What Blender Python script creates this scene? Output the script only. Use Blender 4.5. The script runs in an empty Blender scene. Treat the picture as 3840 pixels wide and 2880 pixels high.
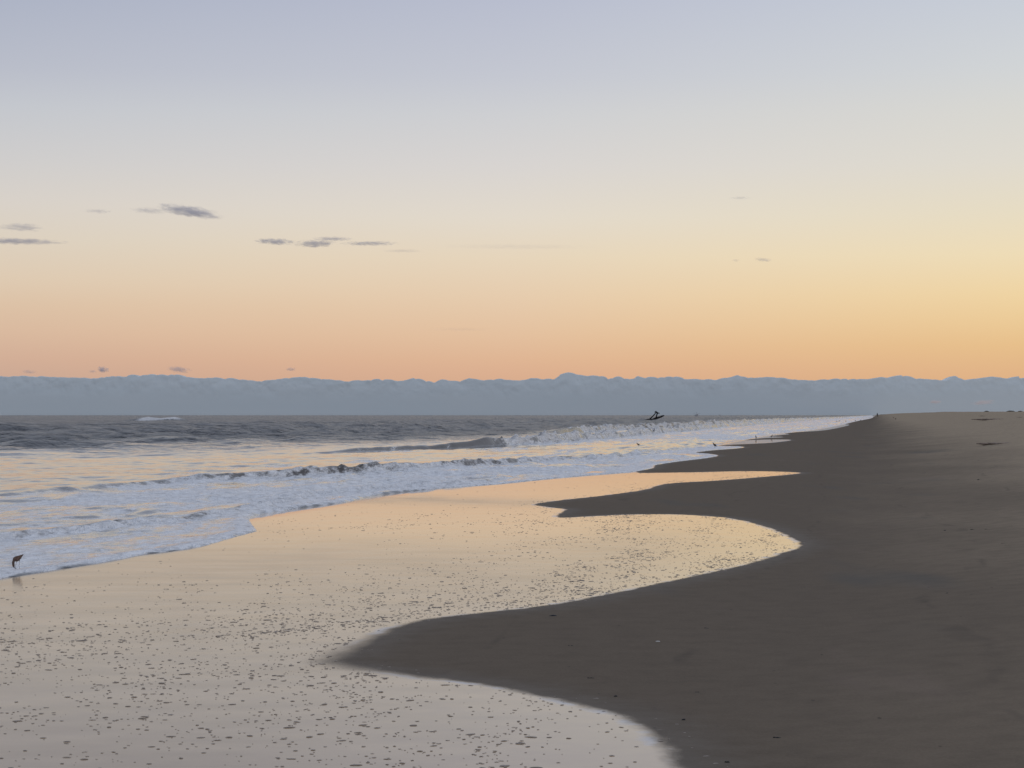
import bpy, bmesh, math, random
import numpy as np
from mathutils import Vector, Matrix

random.seed(7)
rng = np.random.default_rng(11)
S = bpy.context.scene
COL = S.collection

# ------------------------------------------------------------------ camera
CAM_H = 1.6
FPX = 77.0 / 36.0 * 3840.0            # focal length in photo pixels
PITCH = math.atan(117.0 / FPX)        # the horizon sits a little under the middle
cam_d = bpy.data.cameras.new('camera')
cam_d.lens = 77.0
cam_d.sensor_width = 36.0
cam_d.clip_start = 0.1
cam_d.clip_end = 120000.0
cam = bpy.data.objects.new('camera', cam_d)
COL.objects.link(cam)
cam.location = (0, 0, CAM_H)
cam.rotation_euler = (math.pi / 2 + PITCH, 0, 0)
S.camera = cam
HOR = 1557.0


def ray(u, v):
    x = (u - 1920.0) / FPX
    z = -(v - 1440.0) / FPX
    c, s = math.cos(PITCH), math.sin(PITCH)
    d = (x, c - z * s, s + z * c)
    return d[0] / d[1], d[2] / d[1]     # x per metre of y, z per metre of y


def at(u, v, y):
    a, b = ray(u, v)
    return Vector((a * y, y, CAM_H + b * y))


def flat(u, v):
    a, b = ray(u, v)
    y = -CAM_H / min(b, -1e-4)
    return (a * y, y)


# ------------------------------------------------------------------ noise
def _hash(ix, iy, seed):
    h = (ix.astype(np.int64) * 374761393 + iy.astype(np.int64) * 668265263 + seed * 1442695041) & 0xFFFFFFFF
    h = ((h ^ (h >> 13)) * 1274126177) & 0xFFFFFFFF
    h = h ^ (h >> 16)
    return (h & 0xFFFFFF) / float(0xFFFFFF)


def vnoise(x, y, seed=0):
    x = np.asarray(x, float); y = np.asarray(y, float)
    xi = np.floor(x); yi = np.floor(y)
    fx = x - xi; fy = y - yi
    fx = fx * fx * fx * (fx * (fx * 6 - 15) + 10); fy = fy * fy * fy * (fy * (fy * 6 - 15) + 10)
    a = _hash(xi, yi, seed); b = _hash(xi + 1, yi, seed)
    c = _hash(xi, yi + 1, seed); d = _hash(xi + 1, yi + 1, seed)
    return (a * (1 - fx) + b * fx) * (1 - fy) + (c * (1 - fx) + d * fx) * fy


def fbm(x, y, seed=0, octv=4, gain=0.5):
    r = 0.0; amp = 1.0; tot = 0.0
    for k in range(octv):
        r = r + amp * vnoise(x * 2 ** k + 13.7 * k, y * 2 ** k - 7.3 * k, seed + k)
        tot += amp; amp *= gain
    return r / tot                       # 0..1


def sstep(a, b, x):
    t = np.clip((x - a) / (b - a), 0, 1)
    return t * t * (3 - 2 * t)


# ------------------------------------------------------------------ object helpers
def tag(o, label=None, cat=None, group=None, kind=None):
    if label: o['label'] = label
    if cat: o['category'] = cat
    if group: o['group'] = group
    if kind: o['kind'] = kind
    return o


def mesh_obj(name, verts, faces, mat, parent=None, smooth=True):
    me = bpy.data.meshes.new(name)
    me.from_pydata([tuple(v) for v in verts], [], faces)
    me.update()
    if smooth:
        me.polygons.foreach_set('use_smooth', [True] * len(me.polygons))
    if mat: me.materials.append(mat)
    o = bpy.data.objects.new(name, me)
    COL.objects.link(o)
    if parent: o.parent = parent
    return o


def bm_obj(name, bm, mat, parent=None, smooth=True):
    bmesh.ops.recalc_face_normals(bm, faces=bm.faces)
    me = bpy.data.meshes.new(name)
    bm.to_mesh(me); bm.free()
    if smooth:
        me.polygons.foreach_set('use_smooth', [True] * len(me.polygons))
    if mat: me.materials.append(mat)
    o = bpy.data.objects.new(name, me)
    COL.objects.link(o)
    if parent: o.parent = parent
    return o


def empty(name, loc, rz=0.0):
    o = bpy.data.objects.new(name, None)
    o.empty_display_size = 0.2
    COL.objects.link(o)
    o.location = loc; o.rotation_euler = (0, 0, rz)
    return o


def fast_mesh(name, co, faces_idx, mat, attrs=None):
    """co (N,3); faces_idx (M,4) quads"""
    me = bpy.data.meshes.new(name)
    n, m = len(co), len(faces_idx)
    k = faces_idx.shape[1]
    me.vertices.add(n)
    me.vertices.foreach_set('co', co.astype(np.float32).ravel())
    me.loops.add(m * k)
    me.loops.foreach_set('vertex_index', faces_idx.astype(np.int32).ravel())
    me.polygons.add(m)
    me.polygons.foreach_set('loop_start', np.arange(0, m * k, k, dtype=np.int32))
    me.polygons.foreach_set('use_smooth', np.ones(m, dtype=bool))
    me.update(calc_edges=True)
    for an, av in (attrs or {}).items():
        a = me.attributes.new(an, 'FLOAT', 'POINT')
        a.data.foreach_set('value', av.astype(np.float32).ravel())
    me.validate()
    me.materials.append(mat)
    o = bpy.data.objects.new(name, me)
    COL.objects.link(o)
    return o


def grid_faces(R, C):
    i = np.arange(R - 1)[:, None] * C + np.arange(C - 1)[None, :]
    i = i.ravel()
    return np.stack([i, i + 1, i + C + 1, i + C], 1)


def loft(bm, pts, radii, n=12, caps=True, up=(0, 0, 1)):
    """tube through pts; radii list of (side, up) half sizes"""
    pts = [Vector(p) for p in pts]
    rings = []
    for i, p in enumerate(pts):
        a = pts[max(i - 1, 0)]; b = pts[min(i + 1, len(pts) - 1)]
        t = (b - a).normalized()
        u = Vector(up)
        if abs(t.dot(u)) > 0.95: u = Vector((0, 1, 0)) if abs(t.y) < 0.9 else Vector((1, 0, 0))
        side = t.cross(u).normalized(); upv = side.cross(t).normalized()
        r = radii[i]
        if not isinstance(r, (tuple, list)): r = (r, r)
        rings.append([bm.verts.new(p + side * (math.cos(q) * r[0]) + upv * (math.sin(q) * r[1]))
                      for q in [2 * math.pi * k / n for k in range(n)]])
    for a, b in zip(rings[:-1], rings[1:]):
        for k in range(n):
            bm.faces.new((a[k], a[(k + 1) % n], b[(k + 1) % n], b[k]))
    if caps:
        bm.faces.new(rings[0][::-1]); bm.faces.new(rings[-1])
    return bm


# ------------------------------------------------------------------ material helpers
def mat_new(name):
    m = bpy.data.materials.new(name)
    m.use_nodes = True
    nt = m.node_tree
    for n in list(nt.nodes): nt.nodes.remove(n)
    out = nt.nodes.new('ShaderNodeOutputMaterial')
    return m, nt, out


class NB:
    def __init__(self, nt): self.nt = nt
    def n(self, typ, **kw):
        x = self.nt.nodes.new(typ)
        for k, v in kw.items(): setattr(x, k, v)
        return x
    def l(self, a, b): self.nt.links.new(a, b)
    def val(self, sock, v):
        if isinstance(v, bpy.types.NodeSocket): self.l(v, sock)
        else: sock.default_value = v
    def math(self, op, a, b=None, c=None, clamp=False):
        x = self.n('ShaderNodeMath', operation=op); x.use_clamp = clamp
        self.val(x.inputs[0], a)
        if b is not None: self.val(x.inputs[1], b)
        if c is not None: self.val(x.inputs[2], c)
        return x.outputs[0]
    def ss(self, x, a, b, lo=0.0, hi=1.0):
        m = self.n('ShaderNodeMapRange', interpolation_type='SMOOTHSTEP')
        self.val(m.inputs[0], x)
        self.val(m.inputs[1], a); self.val(m.inputs[2], b)
        self.val(m.inputs[3], lo); self.val(m.inputs[4], hi)
        return m.outputs[0]
    def mix(self, fac, a, b):
        m = self.n('ShaderNodeMix', data_type='RGBA')
        self.val(m.inputs[0], fac)
        self.val(m.inputs[6], a); self.val(m.inputs[7], b)
        return m.outputs[2]
    def noise(self, vec, scale, detail=3.0, rough=0.5, dist=0.0):
        t = self.n('ShaderNodeTexNoise')
        self.l(vec, t.inputs['Vector'])
        t.inputs['Scale'].default_value = scale
        t.inputs['Detail'].default_value = detail
        t.inputs['Roughness'].default_value = rough
        t.inputs['Distortion'].default_value = dist
        return t.outputs[0]
    def attr(self, name):
        a = self.n('ShaderNodeAttribute'); a.attribute_name = name
        return a.outputs['Fac']
    def bump(self, h, strength, dist=1.0, normal=None):
        b = self.n('ShaderNodeBump')
        b.inputs['Strength'].default_value = strength
        b.inputs['Distance'].default_value = dist
        self.l(h, b.inputs['Height'])
        if normal is not None: self.l(normal, b.inputs['Normal'])
        return b.outputs[0]
    def coords(self, scale=(1, 1, 1), rot=(0, 0, 0)):
        tc = self.n('ShaderNodeTexCoord')
        mp = self.n('ShaderNodeMapping')
        mp.inputs['Scale'].default_value = scale
        mp.inputs['Rotation'].default_value = rot
        self.l(tc.outputs['Object'], mp.inputs['Vector'])
        return mp.outputs[0]


def lin(rgb):
    return tuple(((c / 255) / 12.92 if c / 255 <= 0.04045 else ((c / 255 + 0.055) / 1.055) ** 2.4) for c in rgb) + (1.0,)


def simple_mat(name, col, rough=0.7, spec=0.3, var=0.25, scale=20.0, metal=0.0):
    m, nt, out = mat_new(name)
    b = NB(nt)
    p = b.n('ShaderNodeBsdfPrincipled')
    co = b.coords()
    nz = b.noise(co, scale, 4.0, 0.6)
    lo = tuple(c * (1 - var) for c in col[:3]) + (1,)
    hi = tuple(min(c * (1 + var), 1) for c in col[:3]) + (1,)
    b.l(b.mix(b.ss(nz, 0.3, 0.7), lo, hi), p.inputs['Base Color'])
    p.inputs['Roughness'].default_value = rough
    p.inputs['Specular IOR Level'].default_value = spec
    p.inputs['Metallic'].default_value = metal
    b.l(b.bump(nz, 0.3, 0.02), p.inputs['Normal'])
    b.l(p.outputs[0], out.inputs[0])
    return m


# ------------------------------------------------------------------ sky and sun
SUN_AZ = math.radians(62)          # to the right of the view direction (+Y), just set
SUN_EL = math.radians(2.0)
w = bpy.data.worlds.new("World")
S.world = w
w.use_nodes = True
nt = w.node_tree
for n in list(nt.nodes): nt.nodes.remove(n)
b = NB(nt)
wout = b.n('ShaderNodeOutputWorld')
bg = b.n('ShaderNodeBackground')
b.l(bg.outputs[0], wout.inputs[0])
tc = b.n('ShaderNodeTexCoord')
nrm = b.n('ShaderNodeVectorMath', operation='NORMALIZE')
b.l(tc.outputs['Generated'], nrm.inputs[0])
sep = b.n('ShaderNodeSeparateXYZ'); b.l(nrm.outputs[0], sep.inputs[0])
el = b.math('ARCSINE', sep.outputs[2])
hl = b.math('SQRT', b.math('ADD', b.math('MULTIPLY', sep.outputs[0], sep.outputs[0]),
                           b.math('ADD', b.math('MULTIPLY', sep.outputs[1], sep.outputs[1]), 1e-6)))
cosaz = b.math('DIVIDE', b.math('ADD', b.math('MULTIPLY', sep.outputs[0], math.sin(SUN_AZ)),
                                b.math('MULTIPLY', sep.outputs[1], math.cos(SUN_AZ))), hl)
EL_TOP = 0.80
vfac = b.math('DIVIDE', el, EL_TOP, clamp=True)


def sky_ramp(stops, high):
    r = b.n('ShaderNodeValToRGB')
    r.color_ramp.interpolation = 'B_SPLINE' if False else 'EASE'
    r.color_ramp.interpolation = 'LINEAR'
    pts = [((HOR - v) / FPX / EL_TOP, c) for v, c in stops] + [(e / EL_TOP, c) for e, c in high]
    pts.sort()
    els = r.color_ramp.elements
    els[0].position = max(pts[0][0], 0); els[0].color = lin(pts[0][1])
    els[1].position = pts[-1][0]; els[1].color = lin(pts[-1][1])
    for p, c in pts[1:-1]:
        e = els.new(p); e.color = lin(c)
    b.l(vfac, r.inputs[0])
    return r.outputs[0]


UP = [(0.30, (176, 183, 198)), (0.50, (168, 177, 194)), (0.80, (158, 169, 190))]
left = sky_ramp([(1557, (188, 158, 143)), (1398, (205, 170, 149)), (1350, (210, 174, 151)), (1254, (217, 185, 159)), (1157, (220, 193, 166)),
                 (1061, (222, 202, 178)), (916, (220, 208, 191)), (772, (216, 209, 201)), (627, (207, 205, 204)), (434, (196, 199, 205)),
                 (289, (185, 189, 201)), (0, (171, 178, 196))], UP)
cent = sky_ramp([(1557, (206, 162, 132)), (1389, (220, 176, 145)), (1350, (223, 181, 148)), (1254, (227, 192, 159)), (1109, (230, 204, 174)),
                 (964, (230, 213, 188)), (820, (226, 217, 203)), (627, (216, 212, 209)), (434, (206, 207, 210)), (289, (196, 199, 209)),
                 (0, (184, 189, 206))], UP)
right = sky_ramp([(1557, (213, 165, 123)), (1398, (225, 180, 135)), (1302, (231, 191, 139)), (1205, (236, 203, 152)), (1109, (239, 212, 164)),
                  (964, (238, 220, 183)), (820, (231, 220, 195)), (627, (223, 218, 207)), (434, (216, 215, 210)), (289, (209, 212, 214)),
                  (0, (198, 204, 215))], UP)
back = sky_ramp([(1557, (162, 160, 166)), (1200, (184, 172, 176)), (800, (190, 182, 184)), (300, (186, 186, 194))],
                [(0.30, (180, 185, 198)), (0.50, (172, 179, 196)), (0.80, (160, 170, 190))])
cosL, cosC, cosR = math.cos(SUN_AZ + 0.2297), math.cos(SUN_AZ), math.cos(SUN_AZ - 0.2297)
c1 = b.mix(b.math('DIVIDE', b.math('SUBTRACT', cosaz, cosL), cosC - cosL, clamp=True), left, cent)
c2 = b.mix(b.math('DIVIDE', b.math('SUBTRACT', cosaz, cosC), cosR - cosC, clamp=True), c1, right)
c3 = b.mix(b.ss(cosaz, cosL, -0.75), c2, back)
glow = b.math('MULTIPLY_ADD', b.ss(cosaz, cosR, 1.0), 0.9, 1.0)
gl = b.n('ShaderNodeVectorMath', operation='SCALE')
b.l(c3, gl.inputs[0]); b.l(glow, gl.inputs[3])
# overhead the Sky Texture takes over from the measured band near the horizon
sky = b.n('ShaderNodeTexSky')
sky.sky_type = 'NISHITA'; sky.sun_disc = False
sky.sun_elevation = SUN_EL; sky.sun_rotation = SUN_AZ
sky.air_density = 1.0; sky.dust_density = 1.0; sky.ozone_density = 1.5
sk = b.n('ShaderNodeVectorMath', operation='SCALE')
b.l(sky.outputs[0], sk.inputs[0]); sk.inputs[3].default_value = 0.10
fin = b.mix(b.ss(el, 0.40, 1.2, 0.0, 0.15), gl.outputs[0], sk.outputs[0])
fin = b.mix(b.ss(el, 0.0, -0.02), fin, (0.06, 0.06, 0.065, 1))
b.l(fin, bg.inputs[0])
bg.inputs[1].default_value = 1.0

sd = bpy.data.lights.new('sun', 'SUN')
sd.energy = 0.25; sd.angle = math.radians(25); sd.color = (1.0, 0.72, 0.5)
so = bpy.data.objects.new('sun', sd); COL.objects.link(so)
sv = Vector((math.sin(SUN_AZ) * math.cos(SUN_EL), math.cos(SUN_AZ) * math.cos(SUN_EL), math.sin(SUN_EL)))
so.rotation_euler = sv.to_track_quat('Z', 'Y').to_euler()
so.location = sv * 50

# ------------------------------------------------------------------ traced shorelines (pixels -> ground)
SHORE_PX = [(2580, 2960), (2535, 2880), (2500, 2821), (2430, 2743), (2309, 2682), (2153, 2639), (1996, 2604), (1823, 2569), (1562, 2538),
            (1389, 2517), (1267, 2496), (1210, 2477), (1267, 2444), (1389, 2387), (1493, 2347), (1614, 2319), (1736, 2305), (2083, 2265),
            (2430, 2196), (2778, 2121), (2934, 2074), (3000, 2048), (2972, 2019), (2882, 1979), (2778, 1951), (2673, 1937), (2517, 1929),
            (2343, 1930), (2222, 1936), (2092, 1941), (2104, 1922), (2118, 1910), (2066, 1903), (2005, 1892), (2083, 1878), (2239, 1861),
            (2413, 1837), (2500, 1814), (2691, 1802), (2864, 1788), (3000, 1775), (2934, 1769), (2778, 1767), (2604, 1771), (2396, 1774)]
EDGE2_PX = [(2384, 1768), (2449, 1755), (2459, 1744), (2549, 1730), (2648, 1718), (2693, 1709), (2668, 1703), (2608, 1698), (2668, 1689),
            (2748, 1683), (2790, 1678), (2772, 1674), (2698, 1671)]
FARFILM_PX = [(2713, 1669), (2797, 1665), (2897, 1660), (2969, 1650), (2897, 1648), (2785, 1651), (2847, 1644), (2941, 1639), (2887, 1636),
              (2961, 1628), (2912, 1624), (2996, 1620), (3096, 1613), (3185, 1594), (3150, 1590), (3195, 1583), (3225, 1577), (3262, 1570),
              (3278, 1564), (3284, 1561)]
EDGE_PX = [(-400, 2215), (-150, 2196), (0, 2173), (108, 2155), (271, 2129), (434, 2102), (542, 2080), (651, 2067), (760, 2049), (868, 2018), (949, 1996),
           (966, 1990), (944, 1961), (936, 1934), (977, 1920), (1085, 1904), (1200, 1892), (1292, 1880), (1392, 1856), (1561, 1838),
           (1869, 1815), (2099, 1792), (2384, 1769)]
EDGE_FAR_PX = [(2900, 1632), (3060, 1612), (3150, 1596), (3195, 1584), (3225, 1577), (3262, 1570), (3278, 1564), (3284, 1561)]


def catmull(P, k=4):
    P = [np.array(p, float) for p in P]
    out = []
    for i in range(len(P) - 1):
        p0 = P[max(i - 1, 0)]; p1 = P[i]; p2 = P[i + 1]; p3 = P[min(i + 2, len(P) - 1)]
        for j in range(k):
            t = j / k
            out.append(0.5 * ((2 * p1) + (-p0 + p2) * t + (2 * p0 - 5 * p1 + 4 * p2 - p3) * t * t + (-p0 + 3 * p1 - 3 * p2 + p3) * t ** 3))
    out.append(P[-1])
    return out


def to_ground(px, k=4):
    return [flat(*p) for p in catmull(px, k)]


SK = 0.165                                # the shore runs off to the right: x = s + SK * y
near_tail = [(-6.0, 2.0), (1.4, 2.0), (1.05, 6.0), (0.85, 8.8)]
shore_line = to_ground(SHORE_PX) + to_ground(EDGE2_PX + FARFILM_PX, 3)
shore_poly = [(-9000.0, 60000.0), (-9000.0, 2.0)] + near_tail[1:] + shore_line + [(SK * 9000 - 1, 9000.0), (SK * 60000 - 1, 60000.0)]
edge_line = to_ground(EDGE_PX) + to_ground(EDGE2_PX + EDGE_FAR_PX, 3)
edge_poly = [(-9000.0, 60000.0), (-9000.0, 2.0), (-7.2, 2.0), (-6.2, 12.0)] + edge_line + [(SK * 9000 - 1, 9000.0), (SK * 60000 - 1, 60000.0)]


def sdf(x, y, poly):
    """negative inside"""
    shp = x.shape
    x = x.ravel(); y = y.ravel()
    best = np.full(x.shape, 1e18); inside = np.zeros(x.shape, bool)
    P = np.array(poly)
    Q = np.roll(P, -1, axis=0)
    for (ax, ay), (bx, by) in zip(P, Q):
        dx, dy = bx - ax, by - ay
        L = dx * dx + dy * dy + 1e-12
        t = np.clip(((x - ax) * dx + (y - ay) * dy) / L, 0, 1)
        ex = x - ax - t * dx; ey = y - ay - t * dy
        np.minimum(best, ex * ex + ey * ey, out=best)
        if ay != by:
            c = ((ay > y) != (by > y)) & (x < dx * (y - ay) / dy + ax)
            inside ^= c
    d = np.sqrt(best)
    return np.where(inside, -d, d).reshape(shp)


# ------------------------------------------------------------------ beach
def beach_z(x, y):
    x = np.asarray(x, float); y = np.asarray(y, float)
    s = x - SK * y
    q = np.maximum(s + 0.6, 0)
    steep = 1 + 3.0 * sstep(450, 1000, y)
    qq = q * steep
    z = 2.42 * (1 - np.exp(-(qq / 17.0) ** 1.25))
    z = z * (1 - 0.0)
    rough = sstep(5, 16, s)
    z = z + rough * (fbm(x * 0.12, y * 0.05, 3, 4) - 0.5) * 0.26 + sstep(2, 10, s) * (fbm(x * 0.7, y * 0.16, 9, 3) - 0.5) * (0.05 + 0.09 * sstep(4, 9, s))
    # low wrack-cut scarps along the upper beach
    for s0, a, wd, sd_ in ((15.0, 0.10, 0.5, 21), (20.5, 0.13, 0.6, 22)):
        m = s0 + 2.2 * (fbm(y * 0.03, y * 0 + 3.1, sd_, 3) - 0.5)
        on = sstep(0.45, 0.6, vnoise(y * 0.018, y * 0 + 1.7, sd_ + 5))
        z = z + a * on * sstep(-wd, wd, s - m)
    z = z - 0.05 * np.maximum(-9.5 - s, 0)
    return z


def on_sand(u, v):
    a, bb = ray(u, v)
    y = -CAM_H / min(bb, -2e-4)
    y = min(y, 2500.0)
    lo, hi = 3.0, y * 1.3
    # first crossing along the ray
    ys = np.linspace(lo, hi, 6000)
    dz = CAM_H + bb * ys - beach_z(a * ys, ys)
    k = np.argmax(dz <= 0)
    if dz[k] > 0: k = len(ys) - 1
    yy = float(ys[k])
    return Vector((a * yy, yy, float(beach_z(a * yy, yy))))


def build_beach():
    rows = [4.0]
    while rows[-1] < 42000:
        y = rows[-1]
        rows.append(y * (1.003 if y < 130 else (1.007 if y < 900 else (1.03 if y < 7000 else 1.2))))
    rows = np.array(rows)
    cols = list(np.arange(-14, -9, 0.25)) + list(np.arange(-9, 1.2, 0.05))
    st = 0.05
    while cols[-1] < 140:
        st *= 1.035; cols.append(cols[-1] + min(st, 4.0))
    while cols[-1] < 30000: cols.append(cols[-1] * 1.35)
    cols = np.array(cols)
    Sg, Yg = np.meshgrid(cols, rows)
    Xg = Sg + SK * Yg
    Zg = beach_z(Xg, Yg)
    dsh = np.full(Xg.shape, 5.0)
    msk = Sg < 3.0
    dsh[msk] = sdf(Xg[msk], Yg[msk], shore_poly)
    # sand lifts a few millimetres out of the water film
    Zg = Zg + np.where(Sg < 3, np.clip(dsh, 0, 2.0) * 0.004, 0.008) 
    ded = np.full(Xg.shape, 5.0)
    ded[msk] = sdf(Xg[msk], Yg[msk], edge_poly)
    soft = 0.035 + 0.035 * (1 - sstep(15, 19, Yg))
    soft = soft + 0.13 * np.exp(-((Xg + 1.3) ** 2 / 0.5 + (Yg - 14.3) ** 2 / 3.0))
    soft = np.minimum(soft, 0.4)
    co = np.stack([Xg.ravel(), Yg.ravel(), Zg.ravel()], 1)
    o = fast_mesh('beach', co, grid_faces(len(rows), len(cols)), M_sand,
                  {'shore': dsh, 'edge': ded, 'soft': soft, 'inland': Sg,
                   'drain_ripple': np.maximum(sstep(-0.4, -3.6, Sg) * sstep(34, 22, Yg + 6 * (fbm(Xg * 0.5, Yg * 0.15, 17, 3) - 0.5)),
                                        1.1 * np.exp(-((Yg - 41.5 + 0.5 * (Xg + 2)) / 2.2) ** 2) * sstep(-5.2, -6.4, Sg) * (0.4 + 0.9 * fbm(Xg * 1.2, Yg * 0.5, 18, 3)))})  # second term: band greyed to imitate ripples reflecting the cloud bank
    tag(o, kind='structure')
    return o


def make_sand_mat():
    m, nt, out = mat_new('sand')
    b = NB(nt)
    co = b.coords()
    skew = b.coords((1, 0.25, 1), (0, 0, math.radians(9.4)))
    dsh = b.attr('shore'); soft = b.attr('soft'); inland = b.attr('inland')
    # --- sand
    grain = b.noise(co, 55.0, 3.0, 0.7)
    mid = b.noise(co, 4.0, 4.0, 0.6)
    big = b.noise(skew, 0.35, 3.0, 0.5)
    dry = b.ss(b.math('ADD', inland, b.math('MULTIPLY', b.math('SUBTRACT', big, 0.5), 5.0)), -1.3, 6.6)
    damp_c = b.mix(grain, (0.106, 0.082, 0.059, 1), (0.192, 0.149, 0.109, 1))
    dry_c = b.mix(grain, (0.300, 0.232, 0.158, 1), (0.460, 0.357, 0.245, 1))
    sc = b.mix(dry, damp_c, dry_c)
    sc = b.mix(b.math('MULTIPLY', b.ss(mid, 0.35, 0.75), 0.32), sc, (0.094, 0.074, 0.055, 1))
    sheen = b.math('MULTIPLY', b.ss(b.noise(skew, 0.55, 2.0, 0.5), 0.58, 0.75), b.ss(inland, 6.0, 1.0))
    sc = b.mix(b.math('MULTIPLY', sheen, 0.7), sc, (0.105, 0.098, 0.085, 1))
    nearwet = b.ss(b.math('ADD', dsh, b.math('MULTIPLY', b.math('SUBTRACT', mid, 0.5), 0.5)), 0.55, 0.0)
    # old swash lines: thin, broken, roughly along the shore
    q = b.math('ADD', b.math('MULTIPLY', inland, 0.55), b.math('MULTIPLY', b.noise(skew, 0.22, 5.0, 0.55), 2.2))
    ln_ = b.math('ABSOLUTE', b.math('SUBTRACT', b.math('FRACT', q), 0.5))
    ln_ = b.math('MULTIPLY', b.ss(ln_, 0.035, 0.0), b.ss(b.noise(co, 0.8, 3.0, 0.6), 0.45, 0.65))
    sc = b.mix(b.math('MULTIPLY', ln_, 0.30), sc, (0.06, 0.050, 0.042, 1))
    # shell grit and dark grains, a centimetre or two across
    vo = b.n('ShaderNodeTexVoronoi'); vo.inputs['Scale'].default_value = 7.0
    b.l(b.coords((1, 0.35, 1)), vo.inputs['Vector'])
    spk = b.math('MULTIPLY', b.ss(vo.outputs['Distance'], 0.10, 0.05), b.ss(b.noise(co, 1.7, 2.0, 0.5), 0.52, 0.62))
    sc = b.mix(b.math('MULTIPLY', spk, 0.55), sc, (0.035, 0.030, 0.027, 1))
    patch = b.noise(skew, 0.9, 4.0, 0.6)
    sc = b.mix(b.math('MULTIPLY', b.ss(patch, 0.55, 0.8), 0.22), sc, (0.26, 0.19, 0.16, 1))
    pS = b.n('ShaderNodeBsdfPrincipled')
    b.l(b.mix(b.math('MULTIPLY', nearwet, 0.35), sc, (0.090, 0.072, 0.055, 1)), pS.inputs['Base Color'])
    b.l(b.math('SUBTRACT', 0.9, b.math('MULTIPLY', b.math('MAXIMUM', b.math('MULTIPLY', sheen, 0.1), b.math('MULTIPLY', nearwet, 0.5)), 0.5)),
        pS.inputs['Roughness'])
    b.l(b.math('MULTIPLY_ADD', nearwet, 0.06, 0.06), pS.inputs['Specular IOR Level'])
    hb = b.math('ADD', b.math('MULTIPLY', grain, 0.0022), b.math('MULTIPLY', mid, 0.010))
    hb = b.math('ADD', hb, b.math('MULTIPLY', b.math('MULTIPLY', b.noise(skew, 1.6, 3.0, 0.55), dry), 0.05))
    b.l(b.bump(hb, 0.7, 1.0), pS.inputs['Normal'])
    # --- water film left by the last swash
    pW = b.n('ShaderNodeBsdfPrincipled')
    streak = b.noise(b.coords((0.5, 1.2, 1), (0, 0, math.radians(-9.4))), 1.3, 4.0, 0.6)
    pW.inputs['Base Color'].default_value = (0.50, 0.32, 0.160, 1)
    drained_rippled = b.math('MULTIPLY', b.attr('drain_ripple'), b.ss(streak, 0.8, 0.3, 0.6, 1.0))
    b.l(b.math('ADD', b.ss(streak, 0.35, 0.8, 0.03, 0.08), b.math('MULTIPLY', drained_rippled, 0.085)), pW.inputs['Roughness'])
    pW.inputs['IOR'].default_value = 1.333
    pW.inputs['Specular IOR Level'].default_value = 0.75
    hw = b.math('ADD', b.math('MULTIPLY', b.noise(b.coords((1.0, 0.6, 1)), 2.2, 2.0, 0.5), 0.0026),
                b.math('MULTIPLY', b.noise(co, 14.0, 2.0, 0.5), 0.00022))
    b.l(b.bump(hw, 1.0, 1.0), pW.inputs['Normal'])
    jag = b.math('MULTIPLY', b.math('SUBTRACT', b.noise(b.coords((1, 0.5, 1)), 3.2, 6.0, 0.7), 0.5), 0.20)
    dj = b.math('ADD', dsh, jag)
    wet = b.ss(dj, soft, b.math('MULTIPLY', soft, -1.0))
    drain_ripple = b.math('MULTIPLY', b.attr('drain_ripple'), b.ss(streak, 0.75, 0.3, 0.10, 0.24))
    wet = b.math('MULTIPLY', wet, b.math('SUBTRACT', 1.0, drain_ripple))
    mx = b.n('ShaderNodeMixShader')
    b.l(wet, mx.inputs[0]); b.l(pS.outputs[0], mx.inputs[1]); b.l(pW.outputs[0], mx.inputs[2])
    # --- thin lace of foam on the very rim of the film
    rim = b.math('MULTIPLY', b.ss(b.math('ABSOLUTE', b.math('ADD', dj, 0.03)), 0.07, 0.0), b.ss(b.noise(co, 2.0, 3.0, 0.6), 0.42, 0.6))
    rim = b.math('MULTIPLY', rim, b.ss(soft, 0.2, 0.05))
    df = b.n('ShaderNodeBsdfDiffuse'); df.inputs[0].default_value = (0.74, 0.74, 0.76, 1)
    mx2 = b.n('ShaderNodeMixShader')
    b.l(b.math('MULTIPLY', rim, 0.6), mx2.inputs[0]); b.l(mx.outputs[0], mx2.inputs[1]); b.l(df.outputs[0], mx2.inputs[2])
    b.l(mx2.outputs[0], out.inputs[0])
    return m


# ------------------------------------------------------------------ sea
def bore(s, t, knots_t, knots_s, A, width, back, meander, seed):
    foot = np.interp(t, knots_t, knots_s) + meander * (fbm(t * 0.11, t * 0 + 2.2, seed, 3) - 0.5) * 2
    d = s - foot
    rise = sstep(0.0, 1.0, np.clip(-d / width, 0, 1))
    fall = np.exp(-np.maximum(-d - width, 0) / back)
    return A * rise * fall, d


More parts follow.
